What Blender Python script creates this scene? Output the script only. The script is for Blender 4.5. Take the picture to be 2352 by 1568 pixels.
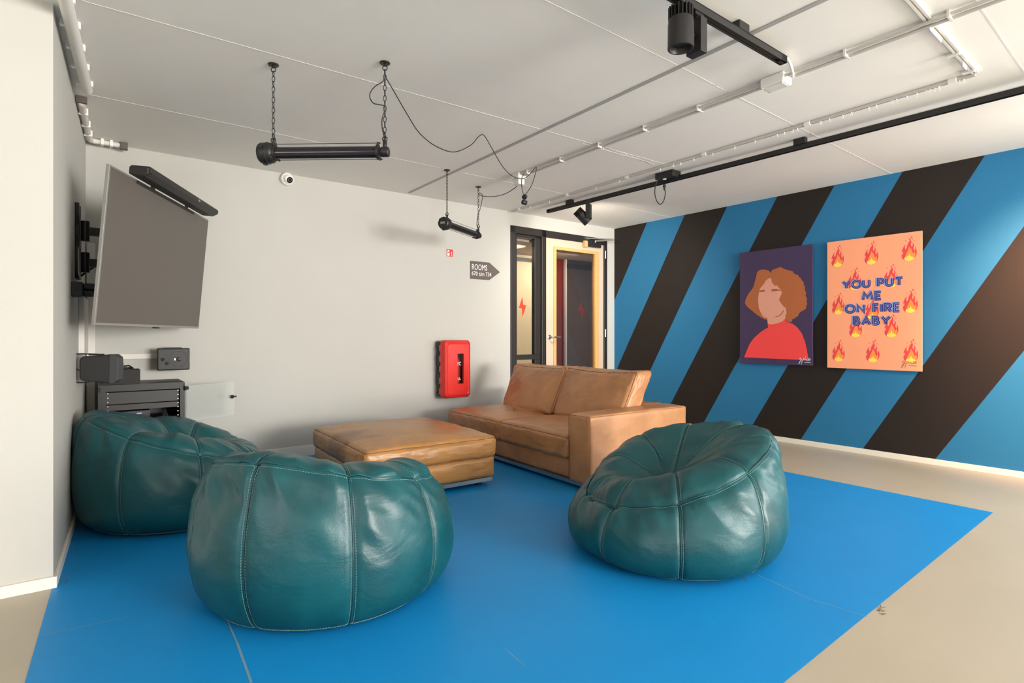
import bpy, bmesh, math, random
import numpy as np
from mathutils import Vector, noise
random.seed(7)
S = bpy.context.scene
for o in list(bpy.data.objects): bpy.data.objects.remove(o)
C = S.collection
PI = math.pi
# ------------------------------------------------------------------ camera
F = 1280.0; CU = 1176.0; HV = 770.0; EYE = 1.08; H = 2.50
cam = bpy.data.objects.new('camera', bpy.data.cameras.new('camera')); C.objects.link(cam)
cam.location = (0, 0, EYE); cam.rotation_euler = (PI/2, 0, 0)
cam.data.sensor_width = 36; cam.data.lens = F/2352*36; cam.data.shift_y = -(784-HV)/2352
cam.data.clip_start = 0.05
S.camera = cam
# ------------------------------------------------------------------ world, daylight, exposure
w = bpy.data.worlds.new('sky'); S.world = w; w.use_nodes = True
bg = w.node_tree.nodes['Background']
bg.inputs[0].default_value = (0.98, 0.98, 1.0, 1); bg.inputs[1].default_value = 4.2
S.view_settings.view_transform = 'Standard'; S.view_settings.look = 'None'
S.view_settings.exposure = 0.06; S.view_settings.gamma = 1.0
S.view_settings.use_curve_mapping = False

A2 = (-3.103, 4.057); B2 = (1.365, 7.434); PIL = (-1.966, 2.388)
def unit2(a, b):
    d = math.hypot(b[0]-a[0], b[1]-a[1]); return ((b[0]-a[0])/d, (b[1]-a[1])/d)
class Fr:
    """right-handed frame: x to the viewer's right along a wall, y into the wall, z up"""
    def __init__(s, o, ex, z=0.0):
        s.o = (o[0], o[1], z); s.ex = ex; s.ey = (-ex[1], ex[0])
    def __call__(s, x, y, z):
        return (s.o[0]+s.ex[0]*x+s.ey[0]*y, s.o[1]+s.ex[1]*x+s.ey[1]*y, s.o[2]+z)
    def hit(s, u, v, y=0.0):
        k = (u-CU)/F
        ox = s.o[0]+s.ey[0]*y; oy = s.o[1]+s.ey[1]*y
        x = (k*oy-ox)/(s.ex[0]-k*s.ex[1])
        Y = oy+s.ex[1]*x
        return x, EYE-(v-HV)/F*Y - s.o[2]
BW = Fr(A2, unit2(A2, B2))
MW = Fr(B2, unit2(B2, (3.87, 4.21)))
LW = Fr(PIL, unit2(PIL, A2))
PW = Fr((-2.110, 2.283), unit2((-2.110, 2.283), PIL))      # wall that returns to the left of the pillar edge
WID = math.hypot(B2[0]-A2[0], B2[1]-A2[1])
W0 = Fr((0, 0), (1, 0))
def AB(a, b, z=0):      # room grid: a along the back wall from corner, b out into the room
    return BW(a, -b, z)
def atz(u, v, z):       # point of the photograph that lies at height z
    Y = F*(EYE-z)/(v-HV); return ((u-CU)/F*Y, Y, z)
def atd(u, v, Y): return ((u-CU)/F*Y, Y, EYE-(v-HV)/F*Y)

def area(name, loc, target, sx, sy, power, col):
    l = bpy.data.lights.new(name, 'AREA'); l.shape = 'RECTANGLE'; l.size = sx; l.size_y = sy
    l.energy = power; l.color = col
    o = bpy.data.objects.new(name, l); C.objects.link(o); o.location = loc
    d = Vector(target)-Vector(loc); o.rotation_euler = d.to_track_quat('-Z', 'Y').to_euler()
    return o
# daylight through the three window bands (outside each opening)
area('daylight_left', AB(-7.4, 6.4, 1.45), AB(0, 6.4, 3.0), 3.4, 1.9, 80, (0.97, 0.985, 1.0))
area('daylight_right', AB(6.05, 6.6, 1.45), AB(0, 5.0, 2.8), 3.2, 1.9, 60, (1.0, 1.0, 1.0))
area('daylight_rear', AB(-5.0, 11.9, 1.45), AB(0, 0, 5.0), 3.8, 1.9, 40, (0.97, 0.98, 1.0))
area('daylight_rear', AB(4.0, 11.9, 1.45), AB(4.4, 0, 6.6), 3.2, 1.9, 980, (1.0, 0.975, 0.93))


# ------------------------------------------------------------------ helpers
def lin(c):
    return tuple(((x/255)/12.92 if x/255 <= .04045 else ((x/255+.055)/1.055)**2.4) for x in c)
def mat(name, rgb, rough=.5, metal=0., bump=0., bscale=60., var=0., vscale=4., spec=None, alpha=None, coat=0.):
    m = bpy.data.materials.new(name); m.use_nodes = True
    nt = m.node_tree; b = nt.nodes['Principled BSDF']
    c = lin(rgb); b.inputs['Base Color'].default_value = (*c, 1)
    b.inputs['Roughness'].default_value = rough; b.inputs['Metallic'].default_value = metal
    if spec is not None: b.inputs['Specular IOR Level'].default_value = spec
    if coat: b.inputs['Coat Weight'].default_value = coat; b.inputs['Coat Roughness'].default_value = .15
    if alpha is not None: b.inputs['Alpha'].default_value = alpha
    if bump or var:
        g = nt.nodes.new('ShaderNodeNewGeometry')
    if var:
        n = nt.nodes.new('ShaderNodeTexNoise'); n.inputs['Scale'].default_value = vscale; n.inputs['Detail'].default_value = 5
        r = nt.nodes.new('ShaderNodeMapRange'); r.inputs['From Min'].default_value = .3; r.inputs['From Max'].default_value = .7
        r.inputs['To Min'].default_value = 1-var; r.inputs['To Max'].default_value = 1+var
        h = nt.nodes.new('ShaderNodeHueSaturation'); h.inputs['Color'].default_value = (*c, 1)
        nt.links.new(g.outputs['Position'], n.inputs['Vector']); nt.links.new(n.outputs['Fac'], r.inputs['Value'])
        nt.links.new(r.outputs[0], h.inputs['Value']); nt.links.new(h.outputs[0], b.inputs['Base Color'])
    if bump:
        n = nt.nodes.new('ShaderNodeTexNoise'); n.inputs['Scale'].default_value = bscale; n.inputs['Detail'].default_value = 4
        bp = nt.nodes.new('ShaderNodeBump'); bp.inputs['Strength'].default_value = bump; bp.inputs['Distance'].default_value = .01
        nt.links.new(g.outputs['Position'], n.inputs['Vector']); nt.links.new(n.outputs['Fac'], bp.inputs['Height'])
        nt.links.new(bp.outputs[0], b.inputs['Normal'])
    return m
def glassmat(name, col=(255, 255, 255), rough=0.0, trans=.9):
    m = bpy.data.materials.new(name); m.use_nodes = True; nt = m.node_tree
    nt.nodes.clear(); o = nt.nodes.new('ShaderNodeOutputMaterial')
    t = nt.nodes.new('ShaderNodeBsdfTransparent'); t.inputs[0].default_value = (*lin(col), 1)
    g = nt.nodes.new('ShaderNodeBsdfGlossy'); g.inputs['Roughness'].default_value = rough
    lw_ = nt.nodes.new('ShaderNodeLayerWeight'); pw = nt.nodes.new('ShaderNodeMath'); pw.operation = 'POWER'; pw.inputs[1].default_value = 5
    f = nt.nodes.new('ShaderNodeMath'); f.operation = 'MULTIPLY_ADD'; f.inputs[1].default_value = .9; f.inputs[2].default_value = .03
    nt.links.new(lw_.outputs['Facing'], pw.inputs[0]); nt.links.new(pw.outputs[0], f.inputs[0])
    x = nt.nodes.new('ShaderNodeMixShader')
    nt.links.new(f.outputs[0], x.inputs[0]); nt.links.new(t.outputs[0], x.inputs[1]); nt.links.new(g.outputs[0], x.inputs[2])
    nt.links.new(x.outputs[0], o.inputs[0]); return m
def emit(name, rgb, s):
    m = bpy.data.materials.new(name); m.use_nodes = True; b = m.node_tree.nodes['Principled BSDF']
    b.inputs['Base Color'].default_value = (*lin(rgb), 1)
    b.inputs['Emission Color'].default_value = (*lin(rgb), 1); b.inputs['Emission Strength'].default_value = s; return m
def leather(name, rgb, rough, wr, stains=(), dark=None, wscale=7.0):
    """dyed leather: fine grain, soft creases; stains = (world centre, radius, rgb, strength)"""
    m = bpy.data.materials.new(name); m.use_nodes = True; nt = m.node_tree; L = nt.links.new
    b = nt.nodes['Principled BSDF']; g = nt.nodes.new('ShaderNodeNewGeometry')
    n = nt.nodes.new('ShaderNodeTexNoise'); n.inputs['Scale'].default_value = 5; n.inputs['Detail'].default_value = 8
    L(g.outputs['Position'], n.inputs['Vector'])
    cr = nt.nodes.new('ShaderNodeMixRGB'); c = lin(rgb); d = dark and lin(dark) or tuple(x*.72 for x in c)
    cr.inputs[1].default_value = (*d, 1); cr.inputs[2].default_value = (*c, 1)
    r = nt.nodes.new('ShaderNodeMapRange'); r.inputs['From Min'].default_value = .3; r.inputs['From Max'].default_value = .62
    L(n.outputs['Fac'], r.inputs['Value']); L(r.outputs[0], cr.inputs[0]); last = cr.outputs[0]
    for (p, rad, col, st) in stains:
        ds = nt.nodes.new('ShaderNodeVectorMath'); ds.operation = 'DISTANCE'
        ad = nt.nodes.new('ShaderNodeTexNoise'); ad.inputs['Scale'].default_value = 7; ad.inputs['Detail'].default_value = 4
        L(g.outputs['Position'], ad.inputs['Vector']); L(g.outputs['Position'], ds.inputs[0]); ds.inputs[1].default_value = p
        mm = nt.nodes.new('ShaderNodeMath'); mm.operation = 'MULTIPLY_ADD'; mm.inputs[1].default_value = rad*1.3
        L(ad.outputs['Fac'], mm.inputs[0]); L(ds.outputs['Value'], mm.inputs[2])
        mr = nt.nodes.new('ShaderNodeMapRange'); mr.interpolation_type = 'SMOOTHSTEP'
        mr.inputs['From Min'].default_value = rad*.95; mr.inputs['From Max'].default_value = rad*1.75
        mr.inputs['To Min'].default_value = st; mr.inputs['To Max'].default_value = 0
        L(mm.outputs[0], mr.inputs['Value'])
        mx = nt.nodes.new('ShaderNodeMixRGB'); L(mr.outputs[0], mx.inputs[0]); L(last, mx.inputs[1])
        mx.inputs[2].default_value = (*lin(col), 1); last = mx.outputs[0]
    L(last, b.inputs['Base Color'])
    b.inputs['Roughness'].default_value = rough
    rn = nt.nodes.new('ShaderNodeMapRange'); rn.inputs['To Min'].default_value = rough-.08; rn.inputs['To Max'].default_value = rough+.10
    L(n.outputs['Fac'], rn.inputs['Value']); L(rn.outputs[0], b.inputs['Roughness'])
    # creases
    n2 = nt.nodes.new('ShaderNodeTexNoise'); n2.inputs['Scale'].default_value = wscale; n2.inputs['Detail'].default_value = 7
    n2.inputs['Distortion'].default_value = .35
    mp = nt.nodes.new('ShaderNodeMapping'); mp.inputs['Scale'].default_value = (1, 1, 1.7)
    L(g.outputs['Position'], mp.inputs['Vector']); L(mp.outputs[0], n2.inputs['Vector'])
    n3 = nt.nodes.new('ShaderNodeTexVoronoi'); n3.inputs['Scale'].default_value = 260
    L(g.outputs['Position'], n3.inputs['Vector'])
    b1 = nt.nodes.new('ShaderNodeBump'); b1.inputs['Strength'].default_value = wr; b1.inputs['Distance'].default_value = .02
    b2 = nt.nodes.new('ShaderNodeBump'); b2.inputs['Strength'].default_value = .12; b2.inputs['Distance'].default_value = .002
    L(n2.outputs['Fac'], b1.inputs['Height']); L(n3.outputs['Distance'], b2.inputs['Height'])
    L(b1.outputs[0], b2.inputs['Normal']); L(b2.outputs[0], b.inputs['Normal'])
    return m

class MB:
    def __init__(s, fr=W0): s.v = []; s.f = []; s.m = []; s.fr = fr; s.k = 0
    def add(s, vs, fs, raw=False):
        n = len(s.v); s.v += [tuple(p) if raw else s.fr(*p) for p in vs]
        s.f += [tuple(i+n for i in f) for f in fs]; s.m += [s.k]*len(fs); return s
    def box(s, x0, x1, y0, y1, z0, z1):
        return s.add([(x, y, z) for x in (x0, x1) for y in (y0, y1) for z in (z0, z1)],
                     [(0, 1, 3, 2), (4, 6, 7, 5), (0, 4, 5, 1), (2, 3, 7, 6), (0, 2, 6, 4), (1, 5, 7, 3)])
    def prism(s, pts, y0, y1):      # outline in x,z extruded along y
        n = len(pts); vs = [(p[0], y0, p[1]) for p in pts]+[(p[0], y1, p[1]) for p in pts]
        fs = [tuple(range(n)), tuple(range(2*n-1, n-1, -1))]+[(i, (i+1) % n, n+(i+1) % n, n+i) for i in range(n)]
        return s.add(vs, fs)
    def slab(s, pts, z0, z1):       # outline in x,y extruded along z
        n = len(pts); vs = [(p[0], p[1], z0) for p in pts]+[(p[0], p[1], z1) for p in pts]
        fs = [tuple(range(n)), tuple(range(2*n-1, n-1, -1))]+[(i, (i+1) % n, n+(i+1) % n, n+i) for i in range(n)]
        return s.add(vs, fs)
    def tube(s, path, r, n=10, closed=False, smooth=0, cap=True):
        P = [Vector(p) for p in path]
        if smooth: P = catmull(P, smooth, closed)
        m = len(P); rings = []; up = None
        for i, p in enumerate(P):
            if closed: t = P[(i+1) % m]-P[i-1]
            else: t = P[min(i+1, m-1)]-P[max(i-1, 0)]
            if t.length < 1e-9: t = Vector((0, 0, 1))
            t.normalize()
            if up is None:
                up = t.orthogonal().normalized()
            up = (up-t*up.dot(t))
            up = up.normalized() if up.length > 1e-6 else t.orthogonal().normalized()
            q = t.cross(up); rr = r[i] if isinstance(r, (list, tuple)) else r
            rings.append([tuple(p+up*math.cos(a)*rr+q*math.sin(a)*rr) for a in [2*PI*j/n for j in range(n)]])
        vs = [v for rg in rings for v in rg]; fs = []
        for i in range(m if closed else m-1):
            a = i*n; b = ((i+1) % m)*n
            fs += [(a+j, a+(j+1) % n, b+(j+1) % n, b+j) for j in range(n)]
        if not closed and cap: fs += [tuple(range(n))[::-1], tuple(range((m-1)*n, m*n))]
        return s.add(vs, fs)
    def cyl(s, p0, p1, r, r1=None, n=24):
        return s.tube([p0, p1], [r, r if r1 is None else r1], n)
    def lathe(s, c, ax, prof, n=32):    # prof = (distance along ax, radius)
        ax = Vector(ax).normalized(); u = ax.orthogonal().normalized(); q = ax.cross(u); c = Vector(c)
        vs = []; fs = []
        for d, r in prof:
            vs += [tuple(c+ax*d+u*math.cos(2*PI*j/n)*r+q*math.sin(2*PI*j/n)*r) for j in range(n)]
        for i in range(len(prof)-1):
            fs += [(i*n+j, i*n+(j+1) % n, (i+1)*n+(j+1) % n, (i+1)*n+j) for j in range(n)]
        fs += [tuple(range(n))[::-1], tuple(range((len(prof)-1)*n, len(prof)*n))]
        return s.add(vs, fs)
    def torus(s, c, ax, R, r, n=20, m=8, sq=1.0, long=None):
        ax = Vector(ax).normalized(); lg = Vector(long).normalized() if long is not None else ax.orthogonal().normalized()
        q = ax.cross(lg); c = Vector(c)
        path = [c+lg*math.cos(2*PI*i/n)*R*sq+q*math.sin(2*PI*i/n)*R for i in range(n)]
        return s.tube(path, r, m, closed=True)
    def build(s, name, mats, parent=None, bevel=0, smooth=False, seg=2, weld=False, fixn=True):
        me = bpy.data.meshes.new(name)
        off = Vector((0, 0, 0)); p = parent
        while p is not None: off = off+p.location; p = p.parent
        me.from_pydata([tuple(Vector(v)-off) for v in s.v], [], s.f)
        for mm in (mats if isinstance(mats, (list, tuple)) else [mats]): me.materials.append(mm)
        me.polygons.foreach_set('material_index', s.m)
        if fixn:
            bm = bmesh.new(); bm.from_mesh(me)
            if weld: bmesh.ops.remove_doubles(bm, verts=bm.verts, dist=1e-5)
            bmesh.ops.recalc_face_normals(bm, faces=bm.faces); bm.to_mesh(me); bm.free()
        if smooth: me.polygons.foreach_set('use_smooth', [True]*len(me.polygons))
        me.update()
        o = bpy.data.objects.new(name, me); C.objects.link(o)
        if parent is not None: o.parent = parent
        if bevel:
            b = o.modifiers.new('bevel', 'BEVEL'); b.width = bevel; b.segments = seg; b.limit_method = 'ANGLE'
            b.angle_limit = math.radians(35)
        if smooth and (bevel or smooth == 2):
            pass
        return o
def catmull(P, k, closed=False):
    out = []; n = len(P)
    rng = n if closed else n-1
    for i in range(rng):
        if closed: a, b, c, d = P[i-1], P[i], P[(i+1) % n], P[(i+2) % n]
        else: a, b, c, d = P[max(i-1, 0)], P[i], P[i+1], P[min(i+2, n-1)]
        for j in range(k):
            t = j/k; out.append(.5*((2*b)+(c-a)*t+(2*a-5*b+4*c-d)*t*t+(3*b-a-3*c+d)*t**3))
    if not closed: out.append(P[-1])
    return out
def tag(o, label, cat, group=None, kind=None):
    o['label'] = label; o['category'] = cat
    if group: o['group'] = group
    if kind: o['kind'] = kind
    return o
def thing(name, loc, label, cat, group=None):
    o = bpy.data.objects.new(name, None); C.objects.link(o); o.location = loc; o.empty_display_size = .05
    return tag(o, label, cat, group)
def struct(mb, name, mats, **k):
    o = mb.build(name, mats, **k); o['kind'] = 'structure'; return o
def tree(o, parent=None):
    c = o.copy(); C.objects.link(c)
    if parent is not None: c.parent = parent
    for ch in list(o.children): tree(ch, c)
    return c
def smooth_angle(o, deg=40):
    me = o.data; me.polygons.foreach_set('use_smooth', [True]*len(me.polygons))
    bm = bmesh.new(); bm.from_mesh(me)
    for e in bm.edges:
        if len(e.link_faces) == 2 and e.calc_face_angle(0) > math.radians(deg): e.smooth = False
    bm.to_mesh(me); bm.free(); return o

# ------------------------------------------------------------------ materials
M = dict(
 wall=mat('white_wall_paint', (195, 193, 186), .75, bump=.05, bscale=120, var=.01, vscale=2),
 trim=mat('white_trim_paint', (238, 233, 222), .5),
 ceil=mat('ceiling_paint', (244, 241, 234), .8, bump=.04, bscale=90, var=.012, vscale=3),
 seam=mat('ceiling_joint_filler', (240, 237, 230), .6),
 grey=mat('grey_sealant', (170, 168, 164), .6),
 beige=mat('beige_floor_resin', (182, 172, 154), .42, var=.03, vscale=2.2, bump=.02, bscale=20),
 blue=mat('blue_floor_resin', (14, 138, 210), .5, spec=.3, var=.03, vscale=2.5, bump=.02, bscale=25),
 scuff=mat('floor_scuff', (112, 150, 178), .6),
 crumb=mat('dirt_fleck', (120, 100, 80), .8),
 mblue=mat('mural_blue_paint', (40, 116, 162), .6, spec=.3, bump=.08, bscale=150),
 mdark=mat('mural_dark_paint', (37, 31, 28), .6, spec=.3, bump=.08, bscale=150),
 black=mat('black_metal', (31, 29, 28), .45, var=.03),
 black2=mat('black_plastic', (34, 32, 31), .5),
 blackg=mat('black_gloss', (24, 22, 24), .12),
 dframe=mat('dark_frame_paint', (38, 33, 31), .4),
 rubber=mat('black_rubber', (28, 28, 29), .5),
 white=mat('white_plastic', (226, 222, 214), .45),
 whiteb=mat('white_enamel', (245, 243, 238), .4),
 pipe=mat('grey_white_conduit', (205, 201, 194), .5),
 steel=mat('brushed_steel', (190, 188, 184), .3, metal=1),
 silver=mat('silver_bezel', (165, 164, 160), .35, metal=.6),
 screen=mat('matte_screen', (92, 86, 80), .42, var=.02),
 red=mat('red_plastic', (222, 40, 30), .35),
 redp=mat('red_paint', (150, 30, 24), .5),
 signred=mat('sign_red', (212, 48, 38), .4),
 bolt=mat('bolt_red', (222, 58, 36), .45),
 boltd=mat('bolt_dark_red', (96, 28, 30), .45),
 signgrey=mat('sign_brown_grey', (92, 80, 76), .5),
 cream=mat('door_laminate', (205, 186, 165), .5),
 oak=mat('oak_trim', (222, 172, 108), .45, var=.06, vscale=30),
 hall=mat('hallway_paint', (208, 186, 150), .6),
 hallr=mat('hallway_red_paint', (128, 24, 20), .5),
 halld=mat('hallway_dark_panel', (72, 54, 48), .45, var=.08, vscale=3),
 hallc=mat('hallway_ceiling', (196, 178, 170), .7),
 glass=glassmat('clear_glass', (238, 240, 238)),
 glassd=glassmat('door_glass', (205, 205, 205)),
 gdoor=mat('rack_door_glass', (214, 220, 214), .1, alpha=.28),
 tan=leather('tan_leather', (178, 122, 72), .38, .35, stains=[], dark=(158, 104, 58), wscale=9),
 teal=leather('teal_leather', (10, 80, 86), .39, .30, dark=(6, 65, 71), wscale=6),
 thread=mat('pale_thread', (128, 158, 156), .7),
 threadb=mat('brown_thread', (122, 80, 52), .7),
 underside=mat('dark_base_fabric', (40, 44, 44), .8),
 cable=mat('cable_black', (26, 28, 30), .45),
 bluep=mat('blue_plug', (20, 70, 190), .4),
)

# ------------------------------------------------------------------ shell
# floor: one slab, the painted blue rectangle a film on top of it
fl = MB(); fl.slab([AB(-8, -3)[:2], AB(8, -3)[:2], AB(8, 13)[:2], AB(-8, 13)[:2]], -.1, 0)
fl.k = 1
c_rt = atz(2281, 1176.7, 0)[:2]; p2 = atz(1792.5, 1081, 0)[:2]; p3 = atz(1800, 1568, 0)[:2]
lf1 = atz(121, 1345, 0)[:2]; lf2 = atz(57, 1568, 0)[:2]
def ext(a, b, k): return (a[0]+(b[0]-a[0])*k, a[1]+(b[1]-a[1])*k)
def cross2(a, b, c, d):
    r = (b[0]-a[0], b[1]-a[1]); q = (d[0]-c[0], d[1]-c[1]); k = ((c[0]-a[0])*q[1]-(c[1]-a[1])*q[0])/(r[0]*q[1]-r[1]*q[0]); return (a[0]+r[0]*k, a[1]+r[1]*k)
near = cross2(c_rt, p3, lf1, lf2); fb_ = ext(c_rt, p2, 3.6)
fl.add([(*p, .0012) for p in [fb_, c_rt, near, lf1, A2]], [(0, 2, 1), (0, 3, 2), (0, 4, 3)])
fl.k = 2
for a, b, wd in [((520, 1420), (545, 1478), .003), ((545, 1478), (577, 1568), .004), ((1722, 1312), (1850, 1372), .0018), ((1850, 1372), (1992, 1417), .0018),
                 ((90, 1460), (300, 1415), .0015), ((1160, 1490), (1205, 1530), .0015)]:
    p = Vector(atz(*a, 0)); q = Vector(atz(*b, 0)); d = (q-p).normalized(); n = Vector((-d.y, d.x, 0))*wd
    fl.add([tuple(x)[:2]+(.0016,) for x in (p-n, q-n, q+n, p+n)], [(0, 1, 2, 3)])
fl.k = 3
for (u, v) in [(2023, 1402), (2030, 1408), (2026, 1396), (150, 1338), (172, 1262), (1712, 1330)]:
    for k in range(3):
        p = Vector(atz(u+random.uniform(-5, 5), v+random.uniform(-5, 5), 0)); a = random.uniform(0, PI); d = Vector((math.cos(a), math.sin(a), 0))*.012; n = Vector((-d.y, d.x, 0))*.12
        fl.add([tuple(x)[:2]+(.0018,) for x in (p-d-n, p+d-n, p+d+n, p-d+n)], [(0, 1, 2, 3)])
struct(fl, 'floor', [M['beige'], M['blue'], M['scuff'], M['crumb']], fixn=False)

ce = MB(); ce.slab([AB(-8, -.2)[:2], AB(8, -.2)[:2], AB(8, 13)[:2], AB(-8, 13)[:2]], H, H+.1)
def cline(mb, a, b, wd, z=H, t=.001, up=.0005):
    p = Vector((*a, 0)); q = Vector((*b, 0)); d = (q-p).normalized(); n = Vector((-d.y, d.x, 0))*wd/2
    P = [p-n, q-n, q+n, p+n]
    mb.add([(x.x, x.y, z-t) for x in P]+[(x.x, x.y, z+up) for x in P], [(0, 1, 2, 3), (4, 7, 6, 5), (0, 4, 5, 1), (1, 5, 6, 2), (2, 6, 7, 3), (3, 7, 4, 0)])
def cz(u, v, z=H): return atz(u, v, z)[:2]
# panel joints in the ceiling, straight across the room
ce.k = 1
for a, b in [((190, 2), (1235, 295)), ((195, 215), (1010, 385)), ((1250, 0), (1560, 152)), ((1645, 198), (2060, 405)), ((1235, 295), (1545, 382)),
             ((1065, 397), (1300, 446)), ((2240, 0), (2352, 165)), ((1340, 330), (1500, 376)), ((1300, 446), (1545, 500)), ((1390, 338), (1500, 377)), ((1560, 152), (1640, 195))]:
    cline(ce, cz(*a), cz(*b), .007)
ce.k = 2
cline(ce, cz(940, 442), cz(1890, 0), .028, t=.004)
cline(ce, cz(1890, 0), ext(cz(940, 442), cz(1890, 0), 1.6), .028, t=.004)
struct(ce, 'ceiling', [M['ceil'], M['seam'], M['grey']])

# back wall with the door opening
dx0, _ = BW.hit(1172, 700); dx1, _ = BW.hit(1393, 700)
_, dz0 = BW.hit(1172, 518); _, dz1 = BW.hit(1393, 549); DZ = (dz0+dz1)/2
T = .12
bw = MB(BW); bw.box(-.3, dx0, 0, T, 0, H); bw.box(dx1, WID+.3, 0, T, 0, H); bw.box(dx0, dx1, 0, T, DZ, H)
struct(bw, 'wall_back', M['wall'])
# left wall and the wall that returns from the pillar edge
LL = math.hypot(A2[0]-PIL[0], A2[1]-PIL[1])
lw = MB(LW); lw.box(0, LL, 0, .2, 0, H); struct(lw, 'wall_left', M['wall'])
lw = MB(PW); lw.slab([(-7.0, 0), (.178, 0), (.178-.02, .02), (.0, .2), (-7.0, .2)], 0, H); struct(lw, 'wall_pillar', M['wall'])
def bboard(name, fr, x0, x1, h, t=.014):
    b = MB(fr); b.prism([(0, 0)]*0 or [(x0, 0), (x1, 0), (x1, h), (x0, h)], -t, 0); return struct(b, name, M['trim'], bevel=.003)
bboard('baseboard_back', BW, 0, dx0, .095); bboard('baseboard_left', LW, -.014, LL, .05); bboard('baseboard_pillar', PW, -6.9, .178+.014, .05)
# mural wall: painted diagonal bands are faces of the wall itself
MWL = 12.0
mw = MB(MW)
def ln(p, q):
    (x0, z0), (x1, z1) = MW.hit(*p), MW.hit(*q)
    k = (x1-x0)/(z1-z0); return (x0+k*(0-z0), x0+k*(H-z0))      # x at floor, x at ceiling
LN = [ln((1485.6, 512.1), (1410, 693)), ln((1572, 494.9), (1416, 849)), ln((1669.5, 475), (1490.6, 856)), ln((1785, 451.9), (1544, 920)),
      ln((1916, 427), (1613, 976)), ln((2072, 396), (1730.6, 972)), ln((2261, 358.8), (1839, 1009.4)), ln((2352, 519), (1982, 1030)),
      ln((2352, 805), (2148.6, 1053.5))]
st = (LN[8][0]-LN[6][0])/2
while LN[-1][0] < 4.9: LN.append((LN[-1][0]+st, LN[-1][1]+st))
WX0 = 4.75      # where the off-frame window of this wall begins
def clipx(poly, xm, keep):
    out = []
    for i, p in enumerate(poly):
        q = poly[(i+1) % len(poly)]; ip = (p[0] >= xm) == keep; iq = (q[0] >= xm) == keep
        if ip: out.append(p)
        if ip != iq:
            t = (xm-p[0])/(q[0]-p[0]); out.append((xm, p[1]+t*(q[1]-p[1])))
    return out
prev = (-5, -5)
for i, l in enumerate(LN+[(12, 12)]):
    poly = [(prev[0], 0), (l[0], 0), (l[1], H), (prev[1], H)]
    poly = clipx(poly, 0, True); poly = clipx(poly, WX0, False) if poly else poly
    if len(poly) >= 3:
        mw.k = i % 2; mw.add([(x, 0, z) for x, z in poly], [tuple(range(len(poly)))])
    prev = l
mw.k = 2
mw.box(-.2, WX0, .0005, .12, 0, H)
mw.box(WX0, MWL, 0, .12, 0, .45); mw.box(WX0, MWL, 0, .12, 2.35, H); mw.box(WX0+3.3, MWL, 0, .12, .45, 2.35)
struct(mw, 'wall_right', [M['mdark'], M['mblue'], M['wall']], fixn=False)
bboard('baseboard_right', MW, 0, MWL, .05)
# far parts of the room behind and beside the camera
wr = MB(BW); b0 = -11.6
wr.box(-8, 8, b0-.12, b0, 0, .45); wr.box(-8, 8, b0-.12, b0, 2.4, H); wr.box(-8, -6.9, b0-.12, b0, .45, 2.4); wr.box(-3.1, 2.4, b0-.12, b0, .45, 2.4); wr.box(5.6, 8, b0-.12, b0, .45, 2.4)
struct(wr, 'wall_rear', M['wall'])
wl = MB(BW); a0 = -7.1
wl.box(a0-.12, a0, -11.7, 1, 0, .45); wl.box(a0-.12, a0, -11.7, 1, 2.4, H); wl.box(a0-.12, a0, -11.7, -8.1, .45, 2.4); wl.box(a0-.12, a0, -4.7, 1, .45, 2.4)
struct(wl, 'wall_far_left', M['wall'])
def window(n, fr, x0, x1, z0, z1, y0, nb):
    g = MB(fr)
    for i in range(nb+1):
        x = x0+(x1-x0)*i/nb; g.box(x-.03, x+.03, y0, y0+.06, z0, z1)
    g.box(x0, x1, y0, y0+.06, z0, z0+.06); g.box(x0, x1, y0, y0+.06, z1-.06, z1)
    struct(g, f'window_{n}', M['dframe'])
window(1, MW, WX0, WX0+3.3, .45, 2.35, .05, 3)
window(2, BW, -6.9, -3.1, .45, 2.4, b0-.09, 3)
window(5, BW, 2.4, 5.6, .45, 2.4, b0-.09, 3)
wl2 = Fr(AB(a0, 8.1)[:2], (BW.ey[0], BW.ey[1]))
window(3, wl2, 0, 3.4, .45, 2.4, .03, 4)

# ------------------------------------------------------------------ door, sidelight, hallway
xm0, _ = BW.hit(1243, 700); xm1, _ = BW.hit(1253, 700)
fb = .075
dw = MB(BW)
dw.box(dx0, dx0+fb, -.015, T, 0, DZ); dw.box(dx1-.06, dx1, -.015, T, 0, DZ); dw.box(dx0, dx1, -.015, T, DZ-.085, DZ); dw.box(xm0, xm1, -.015, T, 0, DZ)
dframe = struct(dw, 'trim_1', M['dframe'], bevel=.004)
# inner reveal bars of the sidelight
_, tz = BW.hit(1210, 820)
si = MB(BW)
sx0 = dx0+fb; sx1 = xm0
for a, b, c, d in [(sx0, sx0+.03, tz+.03, DZ-.085), (sx1-.09, sx1, tz+.03, DZ-.085), (sx0, sx1, DZ-.12, DZ-.085), (sx0, sx1, tz-.03, tz+.03), (sx0, sx0+.03, .06, tz-.03), (sx1-.09, sx1, .06, tz-.03), (sx0, sx1, 0, .06)]:
    si.box(a, b, .01, .07, c, d)
wn = struct(si, 'window_4', M['dframe'], bevel=.003)
g = MB(BW); g.box(sx0+.03, sx1-.09, .035, .041, tz+.03, DZ-.12); g.box(sx0+.03, sx1-.09, .035, .041, .06, tz-.03)
g.build('glass_pane', M['glass'], wn)
def boltpoly(fr, cu, cv, hpx, y):
    base = [(0.5, 1.0), (0.03, .50), (.36, .47), (.44, 0), (1.0, .60), (.58, .62)]
    shp = [(.47, 0), (.0, .53), (.42, .58), (.47, 1.0), (1.0, .42), (.56, .38)]
    pts = []
    for x, z in shp: pts.append(fr.hit(cu+(x-.5)*hpx*.37, cv+(z-.5)*hpx, y))
    return pts
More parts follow.
